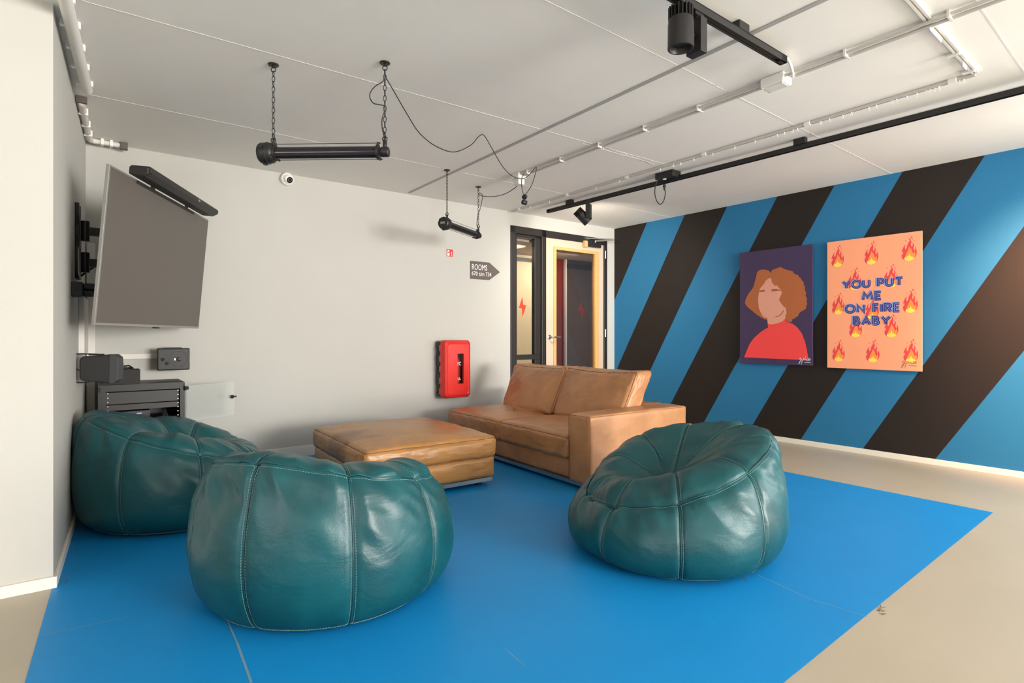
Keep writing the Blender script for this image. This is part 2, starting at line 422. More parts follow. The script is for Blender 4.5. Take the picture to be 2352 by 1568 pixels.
bp = MB(BW); bp.prism(boltpoly(BW, 1200.5, 705, 45, .03), .030, .033)
bo = bp.build('lightning_sticker', M['bolt'], wn); bo['label'] = 'red lightning bolt sticker'
# door leaf
dl = MB(BW)
lx0 = xm1; lx1 = dx1-.06; ltop = DZ-.085
_, _z = BW.hit(1300, 700)
gx0, _ = BW.hit(1277, 700); gx1, _ = BW.hit(1366, 700); ox0, _ = BW.hit(1271, 700); ox1, _ = BW.hit(1374, 700)
_, oz1 = BW.hit(1271, 565.5); _, gz1 = BW.hit(1277, 573)
dl.box(lx0, ox0, 0, .05, .01, ltop); dl.box(ox1, lx1, 0, .05, .01, ltop); dl.box(ox0, ox1, 0, .05, oz1, ltop); dl.box(ox0, ox1, 0, .05, .01, .25)
door = struct(dl, 'door_1', M['cream'])
ok = MB(BW)
ok.box(ox0, gx0, -.012, .05, .25, oz1); ok.box(gx1, ox1, -.012, .05, .25, oz1); ok.box(gx0, gx1, -.012, .05, gz1, oz1); ok.box(gx0, gx1, -.012, .05, .25, .28)
o = ok.build('glazing_frame', M['oak'], door, bevel=.003); o['label'] = 'pale wooden glazing frame'
g = MB(BW); g.box(gx0, gx1, .022, .028, .28, gz1); g.build('glass_pane', M['glassd'], door)
bp = MB(BW); bp.prism(boltpoly(BW, 1335.5, 712, 40, .02), .018, .0215)
bo = bp.build('lightning_sticker', M['boltd'], door); bo['label'] = 'dark red lightning bolt sticker'
hx, hz = BW.hit(1261, 774)
hd = MB(BW); hd.lathe((hx, 0, hz), (0, -1, 0), [(0, .028), (.008, .028), (.01, .024)]); hd.tube([(hx, -.005, hz), (hx, -.05, hz), (hx+.01, -.058, hz), (hx+.03, -.06, hz), (hx+.135, -.06, hz)], .011, 12)
smooth_angle(hd.build('door_handle', M['steel'], door))
for hv in (585, 765):
    px, pz = BW.hit(1389, hv); h = MB(BW); h.cyl((px, -.012, pz-.05), (px, -.012, pz+.05), .01, n=12)
    h.box(px-.025, px+.01, -.004, .0, pz-.045, pz+.045); h.build('hinge', M['steel'], door)
cx0, cz0 = BW.hit(1350, 560, -.05); cx1, _ = BW.hit(1380, 560, -.05)
dc = MB(BW); dc.box(cx0, cx1, -.06, -.012, cz0-.03, cz0+.03); do = dc.build('door_closer', M['black'], door, bevel=.006)
dc = MB(BW); dc.box(cx0-.05, cx0, -.05, -.008, cz0-.04, cz0+.04); dc.build('closer_bracket', M['oak'], door, bevel=.002)
dc = MB(BW); dc.tube([(cx1-.1, -.05, cz0+.03), (cx1-.1, -.05, cz0+.055)], .012); dc.tube([(cx1-.1, -.05, cz0+.05), (cx1+.06, -.22, cz0+.055)], .009); dc.tube([(cx1+.06, -.22, cz0+.065), (cx0+.0, -.02, cz0+.075)], .008)
dc.box(cx0-.02, cx0+.05, -.03, -.015, cz0+.06, cz0+.09); dc.build('closer_arm', M['steel'], do)
# hallway behind the glass
hw = MB(BW); D = 1.0
rx0, _ = BW.hit(1274, 700, D); rx1, _ = BW.hit(1294.5, 700, D); tx1, _ = BW.hit(1300, 700, D-.3)
hw.k = 0; hw.box(dx0-2.0, rx0, D, D+.08, 0, H); hw.k = 1; hw.box(rx0, rx1, D, D+.08, 0, H)
hw.k = 2; hw.box(rx1+.03, dx1+1.6, D-.02, D+.08, 0, H)
hw.k = 3; hw.box(rx1, rx1+.03, D-.04, D+.08, 0, 2.2)
hw.k = 4; hw.box(dx0-2.0, rx0, D-.02, D, 2.11, 2.16); hw.box(rx1+.05, dx1+1.6, D-.04, D-.02, 2.08, 2.14)
hw.k = 0; hw.box(dx0-2.1, dx0-2.0, T, D+.08, 0, H); hw.box(dx1+1.6, dx1+1.7, T, D+.08, 0, H)
struct(hw, 'wall_hallway', [M['hall'], M['hallr'], M['halld'], M['white'], M['black']])
hc = MB(BW); hc.box(dx0-2.0, dx1+1.6, T, D, 2.2, 2.24); struct(hc, 'ceiling_hallway', M['hallc'])
hl = thing('hallway_light', BW(dx0+.3, .5, 2.19), 'square white ceiling light in the hallway behind the glazed door', 'light')
q = MB(BW); q.box(dx0+.1, dx0+.5, .35, .65, 2.185, 2.2); q.build('diffuser', emit('lamp_diffuser', (255, 240, 220), 1.2), hl)
area('hallway_lamp_fill', BW(dx0+.3, .55, 2.17), BW(dx0+.3, .55, 0), .5, .3, 9, (1, .9, .78))
area('hallway_lamp_fill', BW(dx1-.25, .45, 2.17), BW(dx1-.25, 1.0, .9), .5, .3, 22, (1, .9, .78))  # fill added without a fixture, brightens the dark panel behind the door glass

# ------------------------------------------------------------------ posters
def poly_uv(fr, pts, y): return [fr.hit(u, v, y) for u, v in pts]
def c3(x, y): return (1680+x*.21688, 520+y*.21688)         # crop coordinates of the close look
y0 = -.035
def rectposter(name, q, m, label):
    xs = [MW.hit(u, v, y0) for u, v in q]
    x0 = (xs[0][0]+xs[3][0])/2; x1 = (xs[1][0]+xs[2][0])/2; z1 = (xs[0][1]+xs[1][1])/2; z0 = (xs[2][1]+xs[3][1])/2
    t = thing(name, MW((x0+x1)/2, 0, z0), label, 'poster')
    b = MB(MW); b.box(x0, x1, y0, y0+.012, z0, z1); b.build('panel', m, t, bevel=.001)
    for zz in (z0+.12, z1-.12):
        b = MB(MW); b.box(x0+.1, x1-.1, y0+.012, 0, zz-.02, zz+.02); b.build('wall_mount', M['black2'], t)
    return t, (x0, x1, z0, z1), xs
def flat(pts, m, name, t, k, fr=MW, base=None):
    yy = (y0 if base is None else base)-.00035*k
    b = MB(fr); b.prism(pts, yy-.0002, yy); return b.build(name, m, t)
purple = mat('poster_purple', (66, 50, 86), .5); hair = mat('poster_hair', (178, 100, 56), .5); skin = mat('poster_skin', (226, 160, 138), .5)
coral = mat('poster_coral', (246, 72, 72), .5); hairl = mat('poster_line_brown', (158, 86, 46), .5)
t1, R1, _ = rectposter('portrait_poster', [(1701, 580), (1867, 561), (1866, 841), (1698, 832)], purple, 'purple poster of a faceless curly haired figure in a red turtleneck')
hairp = [(415, 490), (400, 470), (370, 458), (330, 455), (290, 465), (272, 485), (262, 530), (250, 575), (240, 620), (222, 660), (185, 705), (155, 760), (143, 805), (155, 835), (185, 865), (235, 905), (270, 935), (310, 960), (345, 980), (375, 988), (385, 980),
         (560, 930), (570, 985), (595, 1005), (620, 1015), (640, 1005), (645, 980), (670, 975), (685, 955), (700, 958), (712, 930), (730, 905), (765, 885), (792, 868), (790, 850), (803, 820), (795, 790), (802, 760), (785, 735), (792, 700), (776, 670), (780, 640), (762, 610), (770, 595), (745, 570), (735, 545), (720, 540), (705, 512), (680, 508), (660, 495), (650, 475), (620, 465), (590, 460), (550, 445), (525, 430), (495, 436), (465, 448), (432, 460)]
face = [(420, 545), (395, 548), (362, 575), (350, 600), (320, 635), (300, 660), (290, 705), (282, 780), (290, 860), (305, 900), (330, 945), (350, 965), (378, 965), (382, 1000), (385, 1030), (430, 1037), (490, 1025), (540, 1005), (570, 975), (573, 940), (585, 910), (578, 885), (575, 860), (555, 850), (535, 825), (518, 800), (505, 778), (515, 745), (530, 715), (535, 695), (520, 670), (495, 640), (480, 622), (455, 628), (440, 605), (428, 590)]
top = [(383, 1030), (430, 1037), (490, 1025), (540, 1005), (570, 978), (578, 1000), (600, 1015), (650, 1030), (700, 1070), (745, 1130), (780, 1220), (800, 1310), (820, 1415), (480, 1400), (135, 1385), (160, 1320), (195, 1240), (240, 1180), (300, 1125), (350, 1090), (390, 1068)]
flat(poly_uv(MW, [c3(*p) for p in hairp], y0), hair, 'printed_hair', t1, 1)
flat(poly_uv(MW, [c3(*p) for p in face], y0), skin, 'printed_face', t1, 2)
flat(poly_uv(MW, [c3(*p) for p in top], y0), coral, 'printed_sweater', t1, 3)
yy = y0-.0016
for nm, pl in zip(('printed_eyebrow', 'printed_eyebrow', 'printed_smile'), ([(298, 676), (354, 672), (354, 690), (295, 694)], [(427, 664), (475, 660), (530, 678), (470, 682), (425, 688)], [(450, 958), (500, 945), (535, 915), (555, 878), (552, 905), (525, 938), (490, 958)])):
    b = MB(MW); b.prism(poly_uv(MW, [c3(*p) for p in pl], y0), yy, y0-.0014)
    b.build(nm, hairl, t1)
def stroke(mb, pts, wd, yA, yB):      # flat ribbon polyline in x,z
    pts = [p for i, p in enumerate(pts) if i == 0 or math.hypot(p[0]-pts[i-1][0], p[1]-pts[i-1][1]) > 1e-5]
    n = len(pts); L = []; Rr = []
    for i, p in enumerate(pts):
        a = pts[max(i-1, 0)]; c = pts[min(i+1, n-1)]
        def nrm(p, q):
            d = math.hypot(q[0]-p[0], q[1]-p[1]) or 1e-9; return (-(q[1]-p[1])/d, (q[0]-p[0])/d)
        if i == 0: m = nrm(p, c); k = 1
        elif i == n-1: m = nrm(a, p); k = 1
        else:
            n1 = nrm(a, p); n2 = nrm(p, c); m = (n1[0]+n2[0], n1[1]+n2[1]); l = math.hypot(*m) or 1e-9
            m = (m[0]/l, m[1]/l); k = 1/max(.62, m[0]*n1[0]+m[1]*n1[1])
        L.append((p[0]+m[0]*wd/2*k, p[1]+m[1]*wd/2*k)); Rr.append((p[0]-m[0]*wd/2*k, p[1]-m[1]*wd/2*k))
    vs = [(x, yA, z) for x, z in L]+[(x, yA, z) for x, z in Rr]+[(x, yB, z) for x, z in L]+[(x, yB, z) for x, z in Rr]
    fs = []
    for i in range(n-1):
        fs += [(i, i+1, n+i+1, n+i), (2*n+i, 3*n+i, 3*n+i+1, 2*n+i+1), (i, 2*n+i, 2*n+i+1, i+1), (n+i, n+i+1, 3*n+i+1, 3*n+i)]
    fs += [(0, n, 3*n, 2*n), (n-1, 3*n-1, 4*n-1, 2*n-1)]
    mb.add(vs, fs)
sig = [[(716, 1410), (730, 1392), (738, 1400), (722, 1450), (712, 1452), (722, 1432), (745, 1405), (742, 1465), (750, 1430), (757, 1408)], [(757, 1400), (768, 1398), (765, 1418), (775, 1400), (778, 1418), (785, 1372), (784, 1418), (792, 1400), (797, 1420), (804, 1412)],
       [(808, 1402), (814, 1396), (818, 1403), (808, 1420), (820, 1419)], [(826, 1402), (832, 1396), (837, 1406), (832, 1418), (825, 1414), (826, 1402)], [(775, 1437), (840, 1439)]]
sw = mat('signature_white', (232, 226, 232), .5); sd = mat('signature_brown', (110, 70, 60), .5)
b = MB(MW)
for s_ in sig: stroke(b, poly_uv(MW, [c3(*p) for p in s_], y0), .004, y0-.0022, y0-.0019)
b.build('signature', sw, t1)

orange = mat('poster_orange', (255, 168, 128), .5); fred = mat('flame_red', (236, 70, 78), .5); forg = mat('flame_orange', (250, 150, 70), .5); fyel = mat('flame_yellow', (255, 226, 92), .5)
t2, R2, _ = rectposter('fire_poster', [(1900, 556), (2118, 530), (2118, 853), (1900, 844)], orange, 'orange poster with flames and the words YOU PUT ME ON FIRE BABY')
fo = [(0, -.5), (.25, -.47), (.40, -.36), (.48, -.22), (.46, -.05), (.36, .08), (.40, -.04), (.33, -.12), (.28, .02), (.32, .12), (.22, .25), (.24, .12), (.16, .05), (.12, .16), (.16, .25), (.06, .42), (.05, .30), (-.05, .22), (-.10, .13), (-.14, .02), (-.22, -.03), (-.26, .08), (-.18, .18), (-.30, .12), (-.40, 0), (-.46, -.12), (-.38, -.08), (-.36, -.17), (-.46, -.25), (-.42, -.38), (-.25, -.47)]
fm = [(0, -.5), (.24, -.47), (.36, -.38), (.40, -.25), (.34, -.12), (.30, -.22), (.22, -.18), (.16, -.05), (.10, .0), (.02, .08), (-.04, -.04), (-.12, -.14), (-.18, -.22), (-.26, -.36), (-.22, -.46)]
fy = [(0, -.5), (.22, -.475), (.33, -.41), (.24, -.33), (.20, -.38), (.14, -.30), (.10, -.34), (.03, -.2), (-.03, -.32), (-.10, -.28), (-.14, -.36), (-.24, -.33), (-.30, -.42), (-.2, -.475)]
fx = MB(MW); fx.k = 0
# flame centres and sizes as they sit on the panel (fractions of its width and height, from the left and the bottom)
wP = R2[1]-R2[0]; hP = R2[3]-R2[2]
FL = []
for (u, v, hh) in [(1123, 313, 235), (1480, 278, 250), (1880, 233, 262), (1303, 553, 240), (1687, 520, 250), (1130, 815, 235), (1487, 860, 240), (1893, 786, 258), (1313, 1055, 235), (1692, 1050, 245), (1132, 1312, 235), (1495, 1315, 245), (1897, 1315, 255)]:
    cxx, czz = MW.hit(*c3(u, v), y0); _, zt = MW.hit(*c3(u, v-hh/2), y0); FL.append((cxx, czz, 2*(zt-czz)))
def put(mb, shp, k, ya, yb):
    mb.k = k
    for (cxx, czz, hh) in FL: mb.prism([(cxx+x*hh*.62*.9, czz+z*hh) for x, z in shp], ya, yb)
put(fx, fo, 0, y0-.0005, y0-.0003)
for (cxx, czz, hh) in FL:
    for (dx_, dz_, s_) in ((.16, .44, .03), (.30, .30, .016), (.02, .38, .02), (-.2, .32, .016), (.22, .36, .014)):
        fx.prism([(cxx+dx_*.6*hh, czz+dz_*hh-s_*hh*1.7), (cxx+(dx_*.6+s_)*hh, czz+dz_*hh), (cxx+dx_*.6*hh, czz+dz_*hh+s_*hh*1.7), (cxx+(dx_*.6-s_)*hh, czz+dz_*hh)], y0-.0005, y0-.0003)
put(fx, fm, 1, y0-.0009, y0-.0007); put(fx, fy, 2, y0-.0013, y0-.0011)
fx.build('printed_flames', [fred, forg, fyel], t2)
# stroke alphabet for the poster lettering
def arc(cx, cz_, rx, rz, a0, a1, n=14): return [(cx+rx*math.cos(math.radians(a0+(a1-a0)*i/n)), cz_+rz*math.sin(math.radians(a0+(a1-a0)*i/n))) for i in range(n+1)]
SF = {'Y': (.85, [[(0, 1), (.42, .48), (.85, 1)], [(.42, .5), (.42, 0)]]),
 'O': (1.0, [arc(.5, .5, .5, .5, 90, 450, 26)]), 'U': (.72, [[(0, 1), (0, .36)]+arc(.36, .36, .36, .36, 180, 360)+[(.72, 1)]]),
 'P': (.6, [[(0, 0), (0, 1), (.3, 1)]+arc(.32, .72, .28, .28, 90, -90)+[(0, .44)]]), 'T': (.8, [[(0, 1), (.8, 1)], [(.4, 1), (.4, 0)]]),
 'M': (.95, [[(0, 0), (.14, 1), (.475, .3), (.81, 1), (.95, 0)]]), 'E': (.52, [[(.52, 1), (0, 1), (0, 0), (.52, 0)], [(0, .5), (.46, .5)]]),
 'N': (.72, [[(0, 0), (0, 1), (.72, 0), (.72, 1)]]), 'F': (.52, [[(.52, 1), (0, 1), (0, 0)], [(0, .5), (.44, .5)]]), 'I': (.0, [[(0, 0), (0, 1)]]),
 'R': (.62, [[(0, 0), (0, 1), (.3, 1)]+arc(.32, .73, .27, .27, 90, -90)+[(0, .46)], [(.3, .46), (.62, 0)]]),
 'B': (.6, [[(0, 0), (0, 1), (.28, 1)]+arc(.28, .76, .24, .24, 90, -90, 10)+[(0, .52), (.3, .52)]+arc(.32, .26, .27, .26, 90, -90, 10)+[(0, 0)]]),
 'A': (.85, [[(0, 0), (.425, 1), (.85, 0)], [(.2, .34), (.65, .34)]]), ' ': (.35, [])}
navy = mat('lettering_navy', (48, 38, 122), .5); lblue = mat('lettering_light_blue', (138, 160, 214), .5)
outl = MB(MW); dk = MB(MW); inl = MB(MW)
for word, (u0, u1, vt, vb) in [('YOU PUT', (1185, 1815, None, None)), ('ME', (1395, 1585, None, None)), ('ON FIRE', (1215, 1780, None, None)), ('BABY', (1300, 1680, None, None))]:
    yr = {'YOU PUT': (572, 662, 537, 632), 'ME': (690, 785, 685, 780), 'ON FIRE': (825, 918, 810, 910), 'BABY': (952, 1047, 948, 1047)}[word]
    xa, za1 = MW.hit(*c3(u0, yr[0]), y0); _, za0 = MW.hit(*c3(u0, yr[1]), y0)
    xb, zb1 = MW.hit(*c3(u1, yr[2]), y0); _, zb0 = MW.hit(*c3(u1, yr[3]), y0)
    z1 = (za1+zb1)/2; z0 = (za0+zb0)/2; h0_ = z1-z0; z1 -= h0_*.10; z0 += h0_*.10; hgt = z1-z0; gap = .36
    tot = sum(SF[ch][0] for ch in word)+gap*(len(word)-1); sx = (xb-xa)/tot; x = xa
    for ch in word:
        for pl in SF[ch][1]:
            pts = [(x+px*sx, z0+pz*hgt) for px, pz in pl]
            stroke(outl, [(p-.006, q+.004) for p, q in pts], hgt*.42, y0-.0017, y0-.0015)
            stroke(dk, pts, hgt*.33, y0-.0021, y0-.0019); stroke(inl, pts, hgt*.055, y0-.0025, y0-.0023)
        x += (SF[ch][0]+gap)*sx
outl.build('lettering_outline', lblue, t2); dk.build('lettering', navy, t2); inl.build('lettering_inline', lblue, t2)
b = MB(MW)
for s_ in sig: stroke(b, poly_uv(MW, [c3(1805+(p[0]-716)*1.28, 1410+(p[1]-1412)*1.15+35) for p in s_], y0), .003, y0-.0029, y0-.0027)
b.build('signature', sd, t2)

# ------------------------------------------------------------------ signs on the back wall
def textmesh(txt, size, sx=1.0, off=0.0, depth=.0008):
    cu = bpy.data.curves.new('t', 'FONT'); cu.body = txt; cu.size = size; cu.extrude = depth/2; cu.offset = off; cu.resolution_u = 4
    o = bpy.data.objects.new('t', cu); C.objects.link(o); bpy.context.view_layer.update()
    me = bpy.data.meshes.new_from_object(o.evaluated_get(bpy.context.evaluated_depsgraph_get()))
    vs = [(v.co.x*sx, v.co.y, v.co.z) for v in me.vertices]; fs = [tuple(p.vertices) for p in me.polygons]
    bpy.data.objects.remove(o); bpy.data.curves.remove(cu); bpy.data.meshes.remove(me)
    return vs, fs
def text(mb, txt, x0, x1, z0, z1, y, off=0.0, depth=.0012, rot=False):
    vs, fs = textmesh(txt, 1.0, off=off)
    xs = [v[0] for v in vs]; zs = [v[1] for v in vs]; a, b_, c_, d = min(xs), max(xs), min(zs), max(zs)
    out = []
    for vx, vz, vd in vs:
        s_ = (vx-a)/(b_-a); t_ = (vz-c_)/(d-c_)
        if rot: s_, t_ = 1-t_, s_
        out.append((x0+(x1-x0)*s_, y-(depth if vd > 0 else 0), z0+(z1-z0)*t_))
    mb.add(out, fs)
def c8(x, y): return (1010+x*.07016, 550+y*.07016)
P8 = [BW.hit(*c8(*p)) for p in [(990, 690), (1620, 757), (1965, 1075), (1615, 1330), (990, 1280)]]
zt = (P8[0][1]+P8[1][1])/2; zb = (P8[3][1]+P8[4][1])/2
sg = thing('arrow_sign', BW((P8[0][0]+P8[2][0])/2, 0, zb), 'dark arrow sign reading ROOMS 670 t/m 734, left of the door', 'sign')
b = MB(BW); b.prism([(P8[0][0], zb), (P8[3][0], zb), (P8[2][0], (zb+zt)/2), (P8[1][0], zt), (P8[0][0], zt)], -.004, 0); b.build('plate', M['signgrey'], sg)
hs = zt-zb; wS = P8[1][0]-P8[0][0]
b = MB(BW); text(b, 'ROOMS', P8[0][0]+.09*wS, P8[0][0]+.88*wS, zb+.52*hs, zb+.84*hs, -.004, off=.0); text(b, '670 t/m 734', P8[0][0]+.08*wS, P8[0][0]+1.10*wS, zb+.20*hs, zb+.43*hs, -.004, off=.0)
b.build('lettering', M['whiteb'], sg)
q = [BW.hit(*c8(*p)) for p in [(222, 305), (430, 330), (430, 568), (222, 540)]]
fx0, fx1 = (q[0][0]+q[3][0])/2, (q[1][0]+q[2][0])/2; fz1, fz0 = (q[0][1]+q[1][1])/2, (q[2][1]+q[3][1])/2
fs_ = thing('fire_sign', BW((fx0+fx1)/2, 0, fz0), 'small red extinguisher pictogram sign high above the red cabinet', 'sign')
b = MB(BW); b.box(fx0, fx1, -.003, 0, fz0, fz1); b.build('plate', M['signred'], fs_, bevel=.001)
b = MB(BW); W_, H_ = fx1-fx0, fz1-fz0
b.prism([(fx0+W_*x, fz0+H_*z) for x, z in [(.1, .08), (.44, .08), (.44, .45), (.1, .45)]], -.004, -.003)
b.prism([(fx0+W_*x, fz0+H_*z) for x, z in [(.1, .5), (.18, .5), (.18, .62), (.36, .62), (.36, .5), (.44, .5), (.44, .66), (.36, .72), (.18, .72), (.1, .66)]], -.004, -.003)
b.prism([(fx0+W_*x, fz0+H_*z) for x, z in [(.12, .78), (.25, .74), (.42, .78), (.38, .9), (.26, .84), (.16, .92)]], -.004, -.003)
text(b, 'poeder', fx0+W_*.62, fx0+W_*.88, fz0+H_*.08, fz0+H_*.68, -.003, rot=True); b.build('pictogram', M['whiteb'], fs_)

# ------------------------------------------------------------------ extinguisher cabinet
yF = -.20
ex0, ez1 = BW.hit(1022, 781, yF); ex1, _ = BW.hit(1083, 790, yF); _, ez0 = BW.hit(1050, 914, yF)
fc = thing('extinguisher_cabinet', BW((ex0+ex1)/2, 0, ez0), 'red and black plastic fire extinguisher cabinet on the white wall', 'cabinet')
b = MB(BW); b.box(ex0+.01, ex1-.01, -.11, 0, ez0+.02, ez1-.02)
for k in (.30, .62): b.box(ex0-.002, ex1, -.105, -.01, ez0+(ez1-ez0)*k-.05, ez0+(ez1-ez0)*k+.08)
b.box(ex0-.002, ex1, -.105, -.01, ez0+.015, ez0+.06); b.box(ex0-.002, ex1, -.105, -.01, ez1-.08, ez1-.015)
b.build('back_shell', M['black2'], fc, bevel=.012)
gx0_, gz1_ = BW.hit(1051, 812, yF); gx1_, _ = BW.hit(1065.5, 812, yF); _, gz0_ = BW.hit(1058, 881, yF)
b = MB(BW)
b.box(ex0, gx0_, yF, -.11, ez0, ez1); b.box(gx1_, ex1, yF, -.11, ez0, ez1); b.box(gx0_, gx1_, yF, -.11, ez0, gz0_); b.box(gx0_, gx1_, yF, -.11, gz1_, ez1)
def rprism(mb, x0, x1, z0, z1, r, ya, yb, n=6):
    pts = []
    for cx, cz_, a in ((x1-r, z1-r, 0), (x0+r, z1-r, 90), (x0+r, z0+r, 180), (x1-r, z0+r, 270)):
        pts += [(cx+r*math.cos(math.radians(a+90*i/n)), cz_+r*math.sin(math.radians(a+90*i/n))) for i in range(n+1)]
    mb.prism(pts, ya, yb); return pts
b = MB(BW); po = rprism(b, ex0, ex1, ez0, ez1, .035, yF+.03, -.105)
# front cover: outline with a window hole, bevelled edge
b = MB(BW)
def ring(x0, x1, z0, z1, r, y, n=6):
    pts = []
    for cx, cz_, a in ((x1-r, z1-r, 0), (x0+r, z1-r, 90), (x0+r, z0+r, 180), (x1-r, z0+r, 270)):
        pts += [(cx+r*math.cos(math.radians(a+90*i/n)), y, cz_+r*math.sin(math.radians(a+90*i/n))) for i in range(n+1)]
    return pts
loops = [ring(ex0, ex1, ez0, ez1, .035, -.105), ring(ex0, ex1, ez0, ez1, .035, yF+.035), ring(ex0+.008, ex1-.008, ez0+.010, ez1-.010, .035, yF+.012), ring(ex0+.03, ex1-.03, ez0+.035, ez1-.035, .03, yF),
         ring(ex0+.034, ex1-.034, ez0+.04, ez1-.04, .03, yF+.002), ring(ex0+.036, ex1-.036, ez0+.042, ez1-.042, .03, yF),
         ring(gx0_, gx1_, gz0_, gz1_, .008, yF), ring(gx0_+.003, gx1_-.003, gz0_+.003, gz1_-.003, .007, yF+.02)]
n_ = len(loops[0]); vs = [v for l in loops for v in l]; fs2 = []
for i in range(len(loops)-1): fs2 += [(i*n_+j, i*n_+(j+1) % n_, (i+1)*n_+(j+1) % n_, (i+1)*n_+j) for j in range(n_)]
b.add(vs, fs2); smooth_angle(b.build('cover', M['red'], fc), 30)
for k in (.12, .30, .50, .68, .86):
    zz = ez0+(ez1-ez0)*k; h = MB(BW); h.box(ex0-.008, ex0+.02, -.135, -.09, zz-.03, zz+.03); h.build('hinge', M['red'], fc, bevel=.004)
b = MB(BW); b.box(gx0_-.004, gx1_+.004, yF+.018, yF+.020, gz0_, gz1_); b.build('window', M['glass'], fc)
b = MB(BW); ecx = (ex0+ex1)/2; b.lathe((ecx, -.13, ez0+.06), (0, 0, 1), [(0, .05), (.01, .056), (.33, .056), (.38, .03), (.40, .02), (.42, .02)], 24)
fe = tag(smooth_angle(b.build('fire_extinguisher', M['redp'])), 'dark red extinguisher seen through the slot window of the red cabinet', 'extinguisher')
b = MB(BW); b.prism([(gx0_, gz0_+.05), (gx1_-.02, gz0_+.05), (gx1_-.02, gz0_+.10), (gx0_, gz0_+.10)], -.1885, -.188)
b = MB(BW); text(b, 'EC', gx0_+.004, gx0_+.05, gz0_+.19, gz0_+.225, -.1875); b.build('lettering', M['whiteb'], fe)
b = MB(BW); text(b, 'SA', gx0_+.004, gx0_+.045, gz0_+.035, gz0_+.065, -.1875)
b.build('lettering', M['whiteb'], fe)

# ------------------------------------------------------------------ dome camera
cx_, cz_ = BW.hit(660, 411, -.03)
dm = thing('dome_camera', BW(cx_, 0, cz_), 'white round security camera high on the white wall', 'camera')
b = MB(BW); b.lathe((cx_, 0, cz_), (0, -1, 0), [(0, .054), (.018, .055), (.035, .053), (.042, .046), (.043, .040)], 40); smooth_angle(b.build('base', M['whiteb'], dm))
dv = Vector((.25, -.9, -.38)).normalized()
b = MB(BW); b.lathe((cx_, -.03, cz_), dv, [(-.01, .040), (.01, .042), (.025, .040), (.036, .033), (.040, .0275)], 32); smooth_angle(b.build('eyeball', M['whiteb'], dm))
b = MB(BW); p_ = Vector((cx_, -.03, cz_))+dv*.040; b.lathe(p_, dv, [(0, .027), (.003, .027), (.004, .012)], 32); ly = b.build('lens_cover', M['blackg'], dm)
b = MB(BW); b.torus(p_+dv*.004, dv, .0145, .0016, 32); b.build('lens_ring', M['silver'], ly)

# ------------------------------------------------------------------ television, bracket, soundbar
TL = (-2.100, 2.85); TR = (-2.345, 4.23)
TVX = unit2(TL, TR); TW = math.hypot(TR[0]-TL[0], TR[1]-TL[1])
class Tilt(Fr):     # the screen leans forward: height z also moves out of the screen plane
    def __init__(s, o, ex, z, tan): super().__init__(o, ex, z); s.t = tan
    def __call__(s, x, y, z):
        c = 1/math.sqrt(1+s.t*s.t); return super().__call__(x, y*c-s.t*z*c, z*c+y*s.t*c)
TV = Tilt(TL, TVX, 1.545, .085)
tv = thing('television', TV(TW/2, .04, -.41), 'large flat television angled out from the left wall on a swing arm', 'television')
b = MB(TV); b.box(0, TW, -.004, .014, -.415, .415); b.build('housing', M['silver'], tv, bevel=.003)
b = MB(TV); b.box(.012, TW-.012, -.006, -.003, -.400, .404); b.build('screen', M['screen'], tv)
b = MB(TV); b.box(.12, TW-.1, .014, .06, -.3, .25); b.build('rear_cover', M['black2'], tv, bevel=.01)
b = MB(TV); b.box(TW/2-.03, TW/2+.03, -.008, .01, -.422, -.412); b.build('sensor', M['black2'], tv)
# soundbar
sb = thing('soundbar', TV(TW/2, .0, .43), 'black soundbar fixed above the television', 'speaker')
b = MB(TV)
prof = [(-.105, .446), (-.07, .424), (.0, .424), (.012, .43), (.012, .468), (.0, .478), (-.09, .482), (-.105, .472)]
n8 = len(prof); b.add([(.22, y, z) for y, z in prof]+[(TW-.11, y, z) for y, z in prof], [tuple(range(n8)), tuple(range(2*n8-1, n8-1, -1))]+[(i, (i+1) % n8, n8+(i+1) % n8, n8+i) for i in range(n8)])
sbb = b.build('body', M['black2'], sb, bevel=.006)
b = MB(TV); b.box(.9, .925, -.108, -.104, .450, .464); b.build('badge', M['silver'], sbb)
b = MB(TV)
for zz in (.445, .455, .465): b.lathe((.219, -.085, zz), (-1, 0, 0), [(0, .003), (.002, .003)], 10)
b.build('button', M['silver'], sbb)
b = MB(TV); b.box(.28, .9+.2, -.012, -.006, .392, .408); b.box(.45, .5, -.008, -.004, .40, .43); b.box(.95, 1.0, -.008, -.004, .40, .43); b.build('mounting_bar', M['black2'], sb)
# swing arm bracket on the left wall
def LWp(u, v, y=0): return LW.hit(u, v, y)
bx, bz1 = LWp(174, 468, 0); _, bz0 = LWp(174, 640, 0)
br = thing('swing_arm_bracket', LW(bx, 0, bz0), 'black double arm wall bracket behind the television', 'bracket')
b = MB(LW); b.box(bx-.06, bx-.02, -.02, 0, bz0, bz1); b.box(bx+.05, bx+.09, -.02, 0, bz0, bz1)
b.prism([(bx-.06, bz1-.08), (bx+.09, bz1-.08), (bx+.09, bz1-.14), (bx-.06, bz1-.14)], -.022, 0); b.prism([(bx-.06, bz0+.06), (bx+.09, bz0+.06), (bx+.09, bz0), (bx-.06, bz0)], -.022, 0); b.box(bx-.06, bx+.09, -.022, 0, (bz0+bz1)/2-.04, (bz0+bz1)/2+.04)
b.build('wall_plate', M['black'], br, bevel=.003)
tvp = Vector(TV(TW/2, .09, 0))
